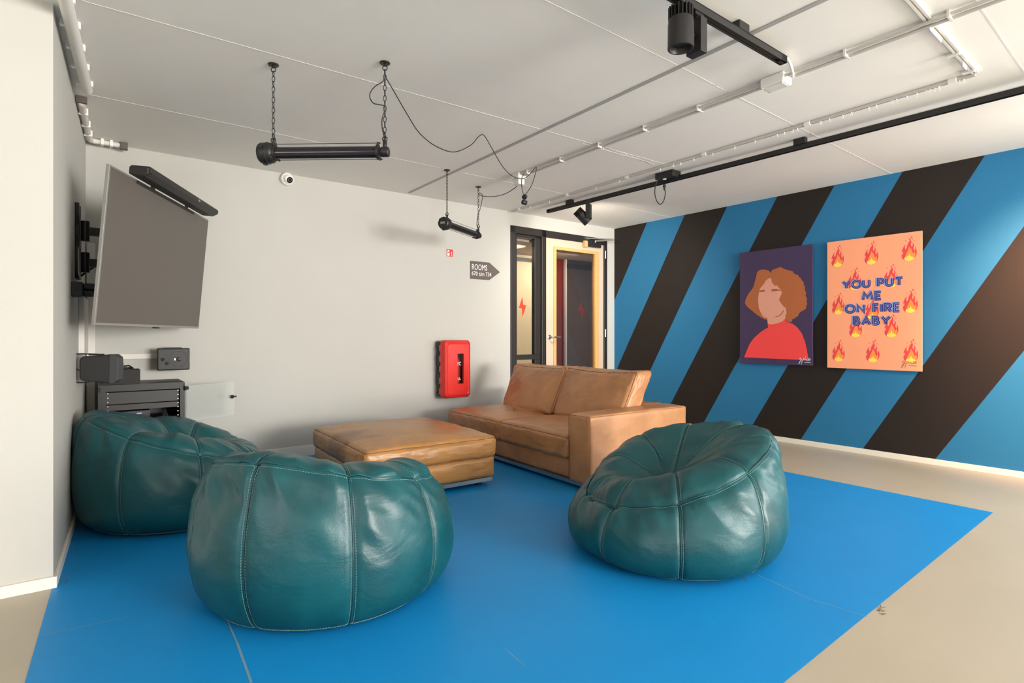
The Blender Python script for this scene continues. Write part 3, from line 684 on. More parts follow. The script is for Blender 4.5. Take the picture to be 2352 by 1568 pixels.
for vv in (528, 601):
    _, za = LWp(174, vv, 0); pa = Vector(LW(bx+.015, -.045, za)); pm = Vector((tvp.x, tvp.y, za))
    mid = pa.lerp(pm, .5)+Vector((.0, .05, 0))
    h = MB(); h.cyl(pa-Vector((0, 0, .06)), pa+Vector((0, 0, .06)), .022, n=16); h.build('pivot', M['black'], br)
    d = (mid-pa); nn = Vector((-d.y, d.x, 0)).normalized()*.02
    h = MB()
    for (p, q_) in ((pa, mid), (mid, pm)):
        d = (q_-p); nn = Vector((-d.y, d.x, 0)).normalized()*.016; up = Vector((0, 0, .024))
        h.add([tuple(x) for x in (p-nn-up, p+nn-up, p+nn+up, p-nn+up, q_-nn-up, q_+nn-up, q_+nn+up, q_-nn+up)], [(0, 1, 2, 3), (7, 6, 5, 4), (0, 4, 5, 1), (1, 5, 6, 2), (2, 6, 7, 3), (3, 7, 4, 0)])
    h.cyl(mid-Vector((0, 0, .035)), mid+Vector((0, 0, .035)), .022, n=16); h.build('swing_arm', M['black'], br)
h = MB(TV); h.box(TW/2-.12, TW/2+.12, .061, .08, -.25, .15); h.build('screen_plate', M['black'], br)
# socket strip below the bracket
sx_, sz1_ = LWp(176, 648, -.02); _, sz0_ = LWp(176, 682, -.02)
sk = thing('socket_block', LW(sx_, 0, sz0_), 'black double socket block with plugs under the wall bracket', 'socket')
b = MB(LW); b.box(sx_-.06, sx_+.06, -.05, 0, sz0_, sz1_); b.build('box', M['black2'], sk, bevel=.004)
for zz in (.3, .75):
    b = MB(LW); z_ = sz0_+(sz1_-sz0_)*zz; b.cyl((sx_+.03, -.05, z_), (sx_+.03, -.11, z_), .02); b.build('plug', M['rubber'], sk, bevel=.004)
b = MB(LW); z_ = sz0_+.03
for k, (dx_, dz_) in enumerate(((.0, .05), (.02, -.02), (-.02, .02))):
    P_ = [Vector(LW(sx_+.03, -.11, z_+.02*k)), Vector(LW(sx_+.08, -.17, z_+dz_+.02)), Vector(LW(sx_+.14, -.2, z_-.03+dz_)), Vector(TV(TW/2-.1, .08, -.28+.03*k))]
    b.fr = W0; b.tube([tuple(p) for p in P_], .005, 8, smooth=8)
tag(b.build('television_cable', M['cable'], smooth=True), 'black cables looping from the wall socket to the television', 'cable')
b = MB(); P_ = [LW(bx+.05, -.02, bz0+.02), LW(bx+.1, -.10, bz0+.10), LW(bx+.2, -.2, bz0+.16), TV(TW/2-.15, .08, -.15)]
b.tube(P_, .006, 8, smooth=8); tag(b.build('signal_cable', M['cable'], smooth=True), 'black cable rising from the bracket foot to the television', 'cable')
# paper cable chart tucked over the socket
tx_, tz_ = LWp(170, 600, -.01)
b = MB(LW); b.prism([(tx_, tz_-.07), (tx_+.12, tz_-.09), (tx_+.11, tz_+.02), (tx_, tz_+.08)], -.03, -.028); tag(b.build('plastic_cover', mat('clear_plastic', (205, 205, 198), .2, alpha=.8)), 'translucent plastic cover hanging open above the socket block', 'cover')

# trunking: vertical pieces in the left corner and horizontal piece to the wall speaker
b = MB(LW); vx0, _ = LWp(180, 760); vx1, _ = LWp(190, 760); _, vz1 = LWp(184, 684); _, vz0 = LWp(184, 812)
b.box(vx0, vx1, -.03, 0, vz0, vz1); tag(b.build('cable_trunking', M['white'], bevel=.003), 'white vertical cable trunking running down from the socket block', 'trunking', 'white wall trunking')
b = MB(BW); cx1_, _ = BW.hit(222, 900); b.box(.004, .055, -.045, 0, .1, 1.75); tag(b.build('cable_trunking', M['white'], bevel=.004), 'wide white trunking standing in the corner behind the television', 'trunking', 'white wall trunking')
b = MB(BW); hx0, hz_ = BW.hit(262, 819); hx1, _ = BW.hit(362, 819); b.box(.056, hx1, -.022, 0, hz_-.02, hz_+.02)
tag(b.build('cable_trunking', M['white'], bevel=.003), 'white horizontal trunking leading to the wall speaker', 'trunking', 'white wall trunking')

# ------------------------------------------------------------------ speakers
# facing speaker on the back wall
yS = -.17
ax0, az1 = BW.hit(361, 800, yS); ax1, _ = BW.hit(436, 800, yS); _, az0 = BW.hit(398, 850, yS)
sp = thing('wall_speaker', BW((ax0+ax1)/2, 0, az0), 'black box speaker facing forward on the back wall', 'speaker', 'small black wall speakers')
def frustum(mb, x0, x1, z0, z1, ya, yb, s):
    cx, cz_ = (x0+x1)/2, (z0+z1)/2
    f = lambda k: [(cx+(x0-cx)*k, cz_+(z0-cz_)*k), (cx+(x1-cx)*k, cz_+(z0-cz_)*k), (cx+(x1-cx)*k, cz_+(z1-cz_)*k), (cx+(x0-cx)*k, cz_+(z1-cz_)*k)]
    a, b_ = f(1), f(s)
    mb.add([(x, ya, z) for x, z in a]+[(x, yb, z) for x, z in b_], [(0, 1, 2, 3), (7, 6, 5, 4), (0, 4, 5, 1), (1, 5, 6, 2), (2, 6, 7, 3), (3, 7, 4, 0)])
b = MB(BW); b.box(ax0, ax1, yS, yS+.04, az0, az1); frustum(b, ax0, ax1, az0, az1, yS+.04, yS+.12, .8); b.build('cabinet', M['black2'], sp, bevel=.008)
wA = ax1-ax0; hA = az1-az0
b = MB(BW); b.lathe((ax0+wA*.66, yS+.001, az0+hA*.5), (0, -1, 0), [(0, hA*.40), (.004, hA*.40), (.004, hA*.37), (.001, hA*.36), (.000, hA*.12), (.004, hA*.08)], 36); smooth_angle(b.build('woofer', M['black'], sp))
for (px, pz) in ((.16, .5), (.29, .32)):
    b = MB(BW); b.lathe((ax0+wA*px, yS+.001, az0+hA*pz), (0, -1, 0), [(0, .013), (.004, .013), (.004, .010), (.001, .008)], 20); b.build('tweeter', M['blackg'], sp)
b = MB(BW); b.box(ax0+wA*.51, ax0+wA*.56, yS-.006, yS-.001, az0+hA*.45, az0+hA*.54); b.build('badge', M['silver'], sp)
b = MB(BW); b.box((ax0+ax1)/2-.06, (ax0+ax1)/2+.06, yS+.05, yS+.08, az1, az1+.006); b.box((ax0+ax1)/2-.02, (ax0+ax1)/2+.02, yS+.06, 0, az0+.02, az1-.02); b.build('bracket', M['black'], sp)
# side-on speaker on the left wall (its grille looks along the wall)
p_sp = Vector(atd(233, 846, 3.42)); zS = p_sp.z
sp2 = thing('wall_speaker', (p_sp.x, p_sp.y, zS-.09), 'grey black box speaker seen side-on in a wire bracket on the left wall', 'speaker', 'small black wall speakers')
SF2 = Fr((p_sp.x, p_sp.y), unit2((0, 0), (.93, .36)), zS)
b = MB(SF2); hh = .083
pr = [(-.098, .06), (-.085, .076), (.04, .086), (.075, .084), (.096, .066), (.1, .0), (.094, -.07), (.07, -.088), (.045, -.088), (-.085, -.07), (-.098, -.055)]
b.prism([(x, z) for x, z in pr], -.055, .055); b.build('cabinet', mat('speaker_grey', (42, 41, 41), .55), sp2, bevel=.01)
b = MB(SF2); b.prism([(.055, .0855), (.077, .086), (.099, .067), (.103, 0), (.097, -.071), (.071, -.090), (.052, -.089)], -.057, .057); b.build('grille', mat('speaker_grille', (66, 65, 68), .6), sp2, bevel=.004)
b = MB(SF2); b.tube([(-.02, 0, .088), (-.13, 0, .09), (-.15, 0, .07), (-.158, 0, .0), (-.15, 0, -.07), (-.12, 0, -.082), (-.06, 0, -.082)], .004, 8, smooth=4); b.box(-.06, .01, -.02, .02, .082, .09); b.build('bracket', M['black'], sp2)
b = MB(SF2); b.tube([(-.15, .0, .06), (-.15, 0, .02), (-.12, 0, -.005), (-.09, 0, -.01)], .003, 8, smooth=6); b.build('wire', mat('wire_brown', (90, 40, 36), .5), sp2)

# ------------------------------------------------------------------ wall rack
yR = -.40
r0, _ = BW.hit(225, 900, yR); r1, _ = BW.hit(424.5, 900, yR); _, rz1 = BW.hit(424, 877, yR); rz0 = rz1-.34
rk = thing('server_rack', BW((r0+r1)/2, 0, rz0), 'black wall rack with open front under the television', 'rack')
b = MB(BW); t_ = .012
b.box(r0, r1, yR, -.001, rz1-t_, rz1); b.box(r0, r1, yR, -.001, rz0, rz0+t_); b.box(r0, r0+t_, yR, -.001, rz0+t_, rz1-t_); b.box(r1-t_, r1, yR, -.001, rz0+t_, rz1-t_); b.box(r0+t_, r1-t_, -.012, -.001, rz0+t_, rz1-t_)
b.box(r0, r1, yR, yR+.02, rz1-.045, rz1-t_); b.box(r0+t_, r0+.045, yR, yR+.02, rz0+t_, rz1-.045); b.box(r1-.03, r1-t_, yR, yR+.02, rz0+t_, rz1-.045)
for k in range(10):
    xx = r1-.22+.012*k+(.02 if k > 4 else 0); b.box(xx, xx+.006, yR+.13, yR+.17, rz1, rz1+.001)
b.build('casing', M['black'], rk)
for (za, zb_) in ((rz1-.05-.085, rz1-.055), (rz1-.18, rz1-.142)):
    b = MB(BW); b.box(r0+.045, r1-.03, yR+.03, yR+.036, za, zb_); b.build('blank_panel', mat('blank_panel_grey', (44, 41, 38), .45), rk)
for xx in (r0+.055, r1-.04):
    for k in range(9):
        b = MB(BW); b.lathe((xx, yR+.029, rz1-.06-.03*k), (0, -1, 0), [(0, .004), (.003, .004)], 8); b.build('rail_screw', M['steel'], rk)
b = MB(BW); b.box(r0+.05, r0+.30, yR+.03, yR+.25, rz1-.235, rz1-.192); o = b.build('amplifier', mat('amp_dark', (38, 42, 54), .4), rk); b = MB(BW)
for xx in (.12, .20):
    b = MB(BW); b.box(r0+xx+.02, r0+xx+.05, yR+.028, yR+.03, rz1-.212, rz1-.206); b.build('status_light', M['steel'], o)
b = MB(BW); b.box(r0+.05, r1-.03, yR+.05, yR+.3, rz1-.31, rz1-.25); o = b.build('patch_panel', M['black2'], rk)
for k in range(8):
    b = MB(BW); b.box(r1-.20+.02*k, r1-.185+.02*k, yR+.03, yR+.05, rz1-.29, rz1-.265); b.build('blue_plug', M['bluep'], o)
for k in range(4):
    b = MB(BW); b.tube([(r1-.15+.02*k, yR+.035, rz1-.28), (r1-.14+.012*k, yR+.0, rz1-.25), (r1-.13+.004*k, yR+.03, rz1-.2), (r1-.13, yR+.06, rz1-.185)], .005, 8, smooth=6)
    b.build('patch_cable', M['cable'], rk, smooth=True)
# glass door swung open
hp = BW(r1, yR, 0); far = atd(539, 900, 4.50)
gd = Fr((hp[0], hp[1]), unit2((hp[0], hp[1]), (far[0], far[1]))); dwid = math.hypot(far[0]-hp[0], far[1]-hp[1])
b = MB(gd); b.box(.012, dwid, -.003, .003, rz1-.295, rz1-.03); dd = b.build('door', M['gdoor'], rk); dd['label'] = 'clear glass door'
for zz in (rz1-.045, rz1-.285):
    b = MB(gd); b.box(-.008, .022, -.012, .012, zz-.012, zz+.012); b.cyl((0, 0, zz-.018), (0, 0, zz+.018), .008); b.build('hinge', M['black'], rk)
b = MB(gd); b.cyl((dwid-.03, -.012, rz1-.15), (dwid-.03, .02, rz1-.15), .014); b.cyl((dwid-.03, .0, rz1-.15), (dwid-.0, -.02, rz1-.15), .006); b.build('lock', M['black'], dd)
# box and coiled cable on top
_, bz_ = BW.hit(300, 850, yR+.03)
qx0, _ = BW.hit(236, 860, yR+.02); qx1, _ = BW.hit(322, 860, yR+.02)
b = MB(BW); t_ = .008; q0, q1, qy0, qy1, qz = qx0, qx1, yR+.02, yR+.17, rz1+.001
b.box(q0, q1, qy0, qy1, qz, qz+t_); b.box(q0, q1, qy0, qy0+t_, qz+t_, qz+.10); b.box(q0, q1, qy1-t_, qy1, qz+t_, qz+.10); b.box(q0, q0+t_, qy0+t_, qy1-t_, qz+t_, qz+.10); b.box(q1-t_, q1, qy0+t_, qy1-t_, qz+t_, qz+.10)
tag(b.build('storage_box', mat('box_dark', (40, 37, 35), .7)), 'open dark box holding coiled cable on top of the wall rack', 'box')
b = MB(BW); P_ = []
for k in range(150):
    a = k*.42; rr = .045+.012*math.sin(k*.7); P_.append(((q0+q1)/2-.0+rr*1.25*math.cos(a), (qy0+qy1)/2+rr*.8*math.sin(a)*.9, qz+.085+.02*math.sin(a*1.13+k*.05)+.012*math.cos(k*.31)+.012*(rr-.045)/.012))
b.tube(P_, .005, 7); tag(b.build('coiled_cable', M['cable'], smooth=True), 'black cable coiled in the dark box on the rack', 'cable')

# ------------------------------------------------------------------ hanging tube lamps
def chain(mb, x, z0, z1, fr=None):
    n = max(2, int(round((z0-z1)/.0265))); step = (z0-z1)/n
    for k in range(n):
        zc = z0-step*(k+.5); ax = (0, 1, 0) if k % 2 else (1, 0, 0)
        mb.torus((x, 0, zc), ax, .0075, .0020, n=14, m=6, sq=2.1, long=(0, 0, 1))
def lamp(name, loc, ang, label, zb, Lc=.589):
    t = thing(name, loc, label, 'lamp', 'black industrial tube lamps on chains')
    fr = Fr((0, 0), (1, 0)); x0, x1 = -Lc/2, Lc/2; zt = zb       # zb: tube axis below the ceiling (negative)
    for x in (x0, x1):
        b = MB(); b.lathe((x, 0, 0), (0, 0, -1), [(0, .027), (.004, .027), (.007, .024), (.008, .006), (.018, .006)], 28); b.torus((x, 0, -.028), (0, 1, 0), .012, .0025, 20)
        o = smooth_angle(b.build('ceiling_rose', M['black'])); o.parent = t
        b = MB(); chain(b, x, -.036, zt+.075); b.torus((x, 0, zt+.068), (0, 1, 0), .012, .003, 20); b.torus((x, 0, zt+.085), (1, 0, 0), .012, .003, 20, sq=1.5, long=(0, 0, 1))
        o = b.build('chain', M['black'], smooth=True); o.parent = t
    # junction housing on the left end
    b = MB(); b.lathe((x0-.072, 0, zt), (1, 0, 0), [(0, .044), (.006, .050), (.012, .053), (.040, .053), (.042, .056), (.048, .056), (.050, .052), (.066, .052), (.075, .045), (.080, .036)], 40)
    b.cyl((x0-.0, 0, zt+.02), (x0, 0, zt+.062), .009)
    for a in (40, 160, 280):
        b.box(x0-.055, x0-.035, .05*math.cos(math.radians(a))-.008, .05*math.cos(math.radians(a))+.008, zt+.054*math.sin(math.radians(a))-.006, zt+.056*math.sin(math.radians(a))+.006)
    o = smooth_angle(b.build('junction_housing', M['black'])); o.parent = t; hs_ = o
    b = MB(); b.box(x0-.0735, x0-.0715, -.022, .022, zt-.008, zt+.010); b.box(x0-.0745, x0-.073, -.018, .018, zt-.004, zt+.006); o = b.build('name_plate', M['silver']); o.parent = hs_
    b = MB(); b.tube([(x0+.006, 0, zt), (x1-.03, 0, zt)], .030, 32); o = smooth_angle(b.build('tube', mat('smoked_tube', (34, 30, 34), .10))); o.parent = t
    for (xa) in (x0+.012, x1-.035):
        b = MB(); b.lathe((xa-.006, 0, zt), (1, 0, 0), [(0, .038), (.001, .040), (.011, .040), (.012, .038)], 32)
        for a in (90, 210, 330):
            ca, sa = math.cos(math.radians(a)), math.sin(math.radians(a)); b.cyl((xa, ca*.036, zt+sa*.036), (xa, ca*.052, zt+sa*.052), .006, n=10)
        o = smooth_angle(b.build('clamp_ring', M['black'])); o.parent = t
    for a in (90, 210, 330):
        ca, sa = math.cos(math.radians(a)), math.sin(math.radians(a)); b = MB(); b.cyl((x0+.01, ca*.047, zt+sa*.047), (x1-.02, ca*.047, zt+sa*.047), .0018, n=8); b.lathe((x0+.005, ca*.047, zt+sa*.047), (1, 0, 0), [(0, .004), (.006, .004)], 8); b.lathe((x1-.032, ca*.047, zt+sa*.047), (1, 0, 0), [(0, .004), (.006, .004)], 8)
        o = b.build('guard_rod', M['steel'] if False else M['black']); o.parent = t
    b = MB(); b.lathe((x1-.022, 0, zt), (1, 0, 0), [(0, .022), (.006, .026), (.040, .026), (.044, .022)], 28); b.cyl((x1, 0, zt+.02), (x1, 0, zt+.062), .011); o = smooth_angle(b.build('end_cap', M['black'])); o.parent = t
    t.rotation_euler = (0, 0, ang); return t
L1a = atz(628, 148, H); L1b = atz(884, 144, H); L2a = atz(1024, 389, H); L2b = atz(1101, 430, H)
def mid2(a, b): return ((a[0]+b[0])/2, (a[1]+b[1])/2, H)
zl = EYE+420/F*2.91-H
lm1 = lamp('hanging_tube_lamp', mid2(L1a, L1b), math.atan2(L1b[1]-L1a[1], L1b[0]-L1a[0]), 'nearer and larger-looking black tube lamp hanging on chains', zl, math.hypot(L1b[0]-L1a[0], L1b[1]-L1a[1]))
lm2 = tree(lm1); lm2.location = mid2(L2a, L2b); lm2.rotation_euler = (0, 0, math.atan2(L2b[1]-L2a[1], L2b[0]-L2a[0]))
lm2['label'] = 'farther black tube lamp hanging on chains left of the door'
# cords
zc1 = H-.045
def cord(name, pts, r, label):
    b = MB(); b.tube(pts, r, 8, smooth=10); return tag(b.build(name, M['cable'], smooth=True), label, 'cable', None)
d1 = L1b[1]
def D1(u, v): return atd(u, v, d1-.012)
cord('lamp_cord', [D1(884, 160), D1(884, 178), D1(878, 188), D1(862, 198), D1(851, 212), D1(850, 225), D1(858, 237), D1(870, 240), D1(882, 243), D1(884, 252), D1(879, 268), D1(877, 285), D1(880, 305), D1(884, 318), D1(886, 330)], .0028, 'black cord looping beside the right chain of the nearer tube lamp')
h1 = atz(1108, 309, H-.012); h2 = atz(1232, 385, H-.03); jb = atz(1186, 396, H)
def lerp3(a, b, t): return tuple(a[i]+(b[i]-a[i])*t for i in range(3))
def swag(a, b, uvs, ts):
    out = [a]
    for (u, v), t in zip(uvs, ts):
        Y = a[1]+(b[1]-a[1])*t; out.append(atd(u, v, Y))
    return out+[b]
a_ = D1(885, 176)
pts = swag(a_, h1, [(905, 210), (935, 262), (963, 305), (1000, 335), (1042, 349), (1080, 334), (1098, 315)], [.06, .18, .30, .45, .65, .85, .95])[:-1]
pts += swag(h1, h2, [(1117, 318), (1135, 350), (1155, 383), (1175, 403), (1198, 411), (1215, 402), (1226, 389)], [.06, .2, .4, .6, .75, .88, .96])
b3 = [h2, atd(1228, 405, h2[1]), atd(1221, 425, h2[1]-.05), atd(1212, 440, h2[1]-.08), atd(1206, 447, h2[1]-.1)]
cord('swagged_cable', pts+b3[1:], .0028, 'long black cable swagged across the ceiling from the nearer tube lamp')
hk = MB(); hk.tube([(h1[0], h1[1], H), (h1[0], h1[1], H-.012), (h1[0]+.006, h1[1], H-.018), (h1[0]+.006, h1[1]-.006, H-.010)], .0022, 8, smooth=4); tag(hk.build('ceiling_hook', M['steel']), 'small metal ceiling hook holding up the long swagged cable', 'hook')
pl0 = atd(1205, 452, h2[1]-.1)
b = MB(); b.lathe(pl0, (-.15, -.55, -.3), [(-.02, .012), (-.012, .020), (.012, .021), (.018, .016)], 20); b.lathe((pl0[0]-.002, pl0[1], pl0[2]-.045), (-.6, -.3, .1), [(-.02, .016), (-.016, .019), (.018, .019), (.022, .014)], 20)
tag(smooth_angle(b.build('hanging_plug', M['rubber'])), 'black plug and socket dangling from the end of the swagged cable', 'plug')
cord('plug_cord', [atd(1204, 398, h2[1]-.05), atd(1199, 407, h2[1]-.08), atd(1198, 425, h2[1]-.1), atd(1201, 442, h2[1]-.1), atd(1204, 448, h2[1]-.1)], .003, 'short black cord from the white junction box down to the dangling plug')
r2y = L2b[1]
cord('lamp_cord', [atd(1190, 424, 4.95), atd(1182, 432, 5.0), atd(1160, 445, 5.08), atd(1135, 451, 5.17), atd(1108, 450, 5.3), atd(1100, 446, r2y-.02), atd(1102, 443, r2y+.02), atd(1108, 450, r2y-.02), atd(1104, 475, r2y-.02), atd(1098, 495, r2y-.02), atd(1095, 515, r2y-.02), atd(1098, 521, r2y-.02), atd(1102, 520, r2y-.01)], .0030, 'black cord drooping from the farther tube lamp to the white junction box')

# ------------------------------------------------------------------ conduits and junction boxes on the ceiling
CD = unit2(atz(1185, 405, H-.02)[:2], atz(2265, 2, H-.02)[:2]); cs = atz(1195, 403, H-.02)
CF = Fr((cs[0], cs[1]), CD)
b = MB(CF)
clen = math.hypot(atz(2265, 2, H-.02)[0]-cs[0], atz(2265, 2, H-.02)[1]-cs[1])
cb = atz(1778, 183, H-.02); cbl = math.hypot(cb[0]-cs[0], cb[1]-cs[1])
cdt = thing('ceiling_conduit', (cs[0], cs[1], H), 'pair of pale pipes running along the ceiling through two junction boxes', 'pipe')
for (a, bb) in ((.03, cbl-.07), (cbl+.07, clen+1.6)):
    for k, (yy, r_) in enumerate(((-.012, .0085), (.018, .0085))):
        p = MB(CF); p.cyl((a, yy, H-.018-.006*k), (bb, yy, H-.018-.006*k), r_, n=14); smooth_angle(p.build('pipe', M['pipe'], cdt))
s_ = .12
while s_ < clen+1.5:
    if abs(s_-cbl) > .12:
        p = MB(CF); p.box(s_-.006, s_+.006, -.026, .032, H-.034, H-.0); p.build('clip', M['white'], cdt, bevel=.002)
    s_ += .42
jx = MB(CF); jx.box(cbl-.065, cbl+.065, -.045, .05, H-.055, H-.0005); jo = tag(jx.build('junction_box', M['whiteb'], bevel=.006), 'white junction box on the pipes by the end of the short black track', 'junction box')
jx = MB(CF); jx.box(cbl-.05, cbl+.05, -.035, .04, H-.058, H-.055)
for (p, q_) in ((-.055, -.038), (.055, -.038), (.055, .043), (-.055, .043)): jx.cyl((cbl+p, q_, H-.059), (cbl+p, q_, H-.052), .005, n=8)
jx.build('lid', M['white'], jo)
jx = MB(CF); jx.box(-.07, .03, -.045, .045, H-.05, H-.0005); jo = tag(jx.build('junction_box', M['white'], bevel=.005), 'white socket box at the far end of the pipes above the dangling plug', 'junction box')
jx = MB(CF); jx.box(-.055, .02, -.035, .035, H-.10, H-.05); jx.build('socket', M['white'], jo, bevel=.006)
# white lead from short track to junction box
te = atz(1800, 146, H-.05)
pe = CF(cbl+.07, -.03, H-.03)
b = MB(); b.tube([(te[0]-.01, te[1]-.01, H-.03), (te[0]+.03, te[1]+.01, H-.028), (pe[0]+.04, pe[1]+.0, H-.03), (pe[0]+.01, pe[1]+.005, H-.032), pe], .007, 10, smooth=8)
tag(b.build('white_lead', M['whiteb'], smooth=True), 'short white lead from the black track end to the junction box', 'cable')

# ------------------------------------------------------------------ curtain rail
ra = atz(1175, 483, H)[:2]; rb = atz(2240, 165, H)[:2]; rc = atz(2095, 0, H)[:2]
RF = Fr(ra, unit2(ra, rb)); rl = math.hypot(rb[0]-ra[0], rb[1]-ra[1])
RF2 = Fr(rb, unit2(rb, rc)); rl2 = math.hypot(rc[0]-rb[0], rc[1]-rb[1])*2.2
cr = thing('curtain_rail', (*rb, H), 'white curtain rail turning a corner on the ceiling', 'curtain rail')
b = MB(RF); b.box(0, rl, -.009, -.004, H-.022, H); b.box(0, rl, .004, .009, H-.022, H); b.box(0, rl, -.009, .009, H-.003, H-.0005); b.build('rail', M['pipe'], cr)
b = MB(RF2); b.box(-.01, rl2, -.014, -.004, H-.012, H); b.box(0, rl2, .004, .014, H-.012, H); b.box(0, rl2, -.014, .014, H-.003, H-.0005); b.build('rail', M['white'], cr)
random.seed(4)
for v_ in (470, 457, 425, 409, 381, 372, 367, 358, 345, 330, 316, 301, 296, 290, 287, 271, 265, 256, 250, 238, 233, 222, 219, 212, 205, 199, 196, 193, 190, 176, 173):
    u_ = 1175+(483-v_)/(483-165)*(2240-1175); p = atz(u_, v_, H); s_ = math.hypot(p[0]-ra[0], p[1]-ra[1])
    b = MB(RF); b.cyl((s_, 0, H-.020), (s_, 0, H-.032), .0035, n=8); b.torus((s_, 0, H-.038), (0, 1, 0), .006, .0016, 12, 6); b.build('glider', M['whiteb'], cr)
for s_ in np.linspace(.15, rl-.1, 6):
    b = MB(RF); b.box(s_-.02, s_+.02, -.014, .014, H-.024, H); b.build('ceiling_clip', M['whiteb'], cr, bevel=.003)
for s_ in (.06, .35, .75):
    b = MB(RF2); b.box(s_-.014, s_+.014, -.045, .012, H-.018, H); b.build('ceiling_clip', M['white'], cr, bevel=.003)
for k in range(22):
    s_ = .18+.012*k if k < 6 else .55+.011*k; b = MB(RF2); b.cyl((s_, 0, H-.020), (s_, 0, H-.032), .0035, n=8); b.torus((s_, 0, H-.037), (0, 1, 0), .006, .0016, 12, 6); b.build('glider', M['whiteb'], cr)

# ------------------------------------------------------------------ lighting tracks and spots
def track(name, fr, L, label, zt, w_=.036, h_=.034, mounts=(), line=True):
    t = thing(name, fr(0, 0, H), label, 'lighting track')
    b = MB(fr); z0, z1 = zt, zt+h_
    b.box(0, L, -w_/2, -w_/2+.006, z0, z1); b.box(0, L, w_/2-.006, w_/2, z0, z1); b.box(0, L, -w_/2, w_/2, z1-.006, z1)
    b.box(0, L, -.004, .004, z0+.008, z1-.006); b.box(0, .05, -w_/2, w_/2, z0, z1); b.box(L-.08, L, -w_/2, w_/2, z0, z1)
    b.build('rail', M['black'], t)
    b = MB(fr); b.box(.06, L-.09, -.012, -.009, z0+.012, z0+.016); b.box(.06, L-.09, .009, .012, z0+.012, z0+.016); b.build('conductor', mat('copper_strip', (150, 130, 90), .4, metal=.8), t)
    for s_ in mounts:
        b = MB(fr); b.box(s_-.04, s_+.04, -w_/2-.012, w_/2-.004, z1-.004, H-.0005); b.build('ceiling_mount', M['black'], t)
    return t
tA = atz(1258, 487, 2.435); tB = atz(2352, 209, 2.435); TF = Fr(tA[:2], unit2(tA[:2], tB[:2])); tl = math.hypot(tB[0]-tA[0], tB[1]-tA[1])
tr1 = track('lighting_track', TF, tl+1.6, 'long black lighting track parallel to the striped wall', 2.425, mounts=(.35, 1.55, 2.7, 4.2))
b = MB(TF); b.box(.02, tl+1.55, .014, .024, 2.459, 2.475); b.build('white_support_rail', M['whiteb'], tr1)
tE = atz(1800, 143, 2.435); tS = atz(1557, 0, 2.435); TG = Fr(tE[:2], unit2(tE[:2], tS[:2]))
tr2 = track('lighting_track', TG, 2.2, 'short black lighting track ending at the white junction box', 2.425, mounts=(.38, 1.4))
# one spot built at the origin: x along track, hangs below z=0
def spot():
    t = thing('track_spotlight', (0, 0, 0), 'black finned spotlight hanging upright from the short track', 'spotlight', 'black track spotlights')
    b = MB(); b.box(-.03, .03, -.016, .016, -.012, .012); b.cyl((0, 0, -.03), (0, 0, -.008), .012); b.build('adapter', M['black'], t)
    b = MB(); b.box(-.022, .022, -.036, .036, -.170, -.025); b.build('gear_box', M['black2'], t, bevel=.002)
    return t
def can(parent, c, ax, name='lamp_head'):
    b = MB(); ax = Vector(ax).normalized(); c = Vector(c)
    b.lathe(c, ax, [(-.03, .048), (-.01, .051), (.088, .052), (.09, .050), (.09, .044), (.07, .036)], 40)
    o = smooth_angle(b.build(name, M['black'], parent))
    b = MB(); u = ax.orthogonal().normalized(); q = ax.cross(u)
    for k in range(20):
        a = 2*PI*k/20; d = u*math.cos(a)+q*math.sin(a); n = ax.cross(d)*.0022
        p0 = c+d*.022; p1 = c+d*.050; e0 = ax*-.078; e1 = ax*-.028
        b.add([tuple(x) for x in (p0-n+e0, p1-n+e0, p1-n+e1, p0-n+e1, p0+n+e0, p1+n+e0, p1+n+e1, p0+n+e1)], [(0, 1, 2, 3), (7, 6, 5, 4), (0, 4, 5, 1), (1, 5, 6, 2), (2, 6, 7, 3), (3, 7, 4, 0)])
    b.lathe(c, ax, [(-.076, .022), (-.028, .024)], 16); b.build('cooling_fins', M['black'], o)
    b = MB(); b.lathe(c, ax, [(.062, .035), (.066, .035)], 24); b.build('lens', M['blackg'], o)
    return o
p = atz(1600, 33, 2.425)
s1 = spot(); s1.location = (p[0], p[1], 2.425); s1.rotation_euler = (0, 0, math.atan2(TG.ex[1], TG.ex[0]))
can(s1, (s1.location.x+.075, s1.location.y+.0, s1.location.z-.115) if False else Vector(s1.location)+Vector((.108, 0, -.088)), (0, 0, -1))
h = MB(); l0 = Vector(s1.location); h.cyl(l0+Vector((.02, 0, -.10)), l0+Vector((.062, 0, -.10)), .01, n=12); h.build('pivot', M['black'], s1)
h = MB(); h.tube([l0+Vector((.0, .0, -.03)), l0+Vector((.035, 0, -.04)), l0+Vector((.045, 0, -.06))], .002, 6, smooth=4); h.build('wire', M['whiteb'], s1)
p = atz(1352, 463, 2.425)
s2 = spot(); s2.location = (p[0], p[1], 2.425); s2['label'] = 'small tilted black spotlight on the long track near the door'
l0 = Vector(s2.location); can(s2, l0+Vector((-.07, .01, -.135)), (.55, .35, -.62)); h = MB(); h.cyl(l0+Vector((-.04, 0, -.13)), l0+Vector((-.02, 0, -.13)), .01, n=12); h.build('pivot', M['black'], s2)
s2.rotation_euler = (0, 0, math.radians(-52+28))
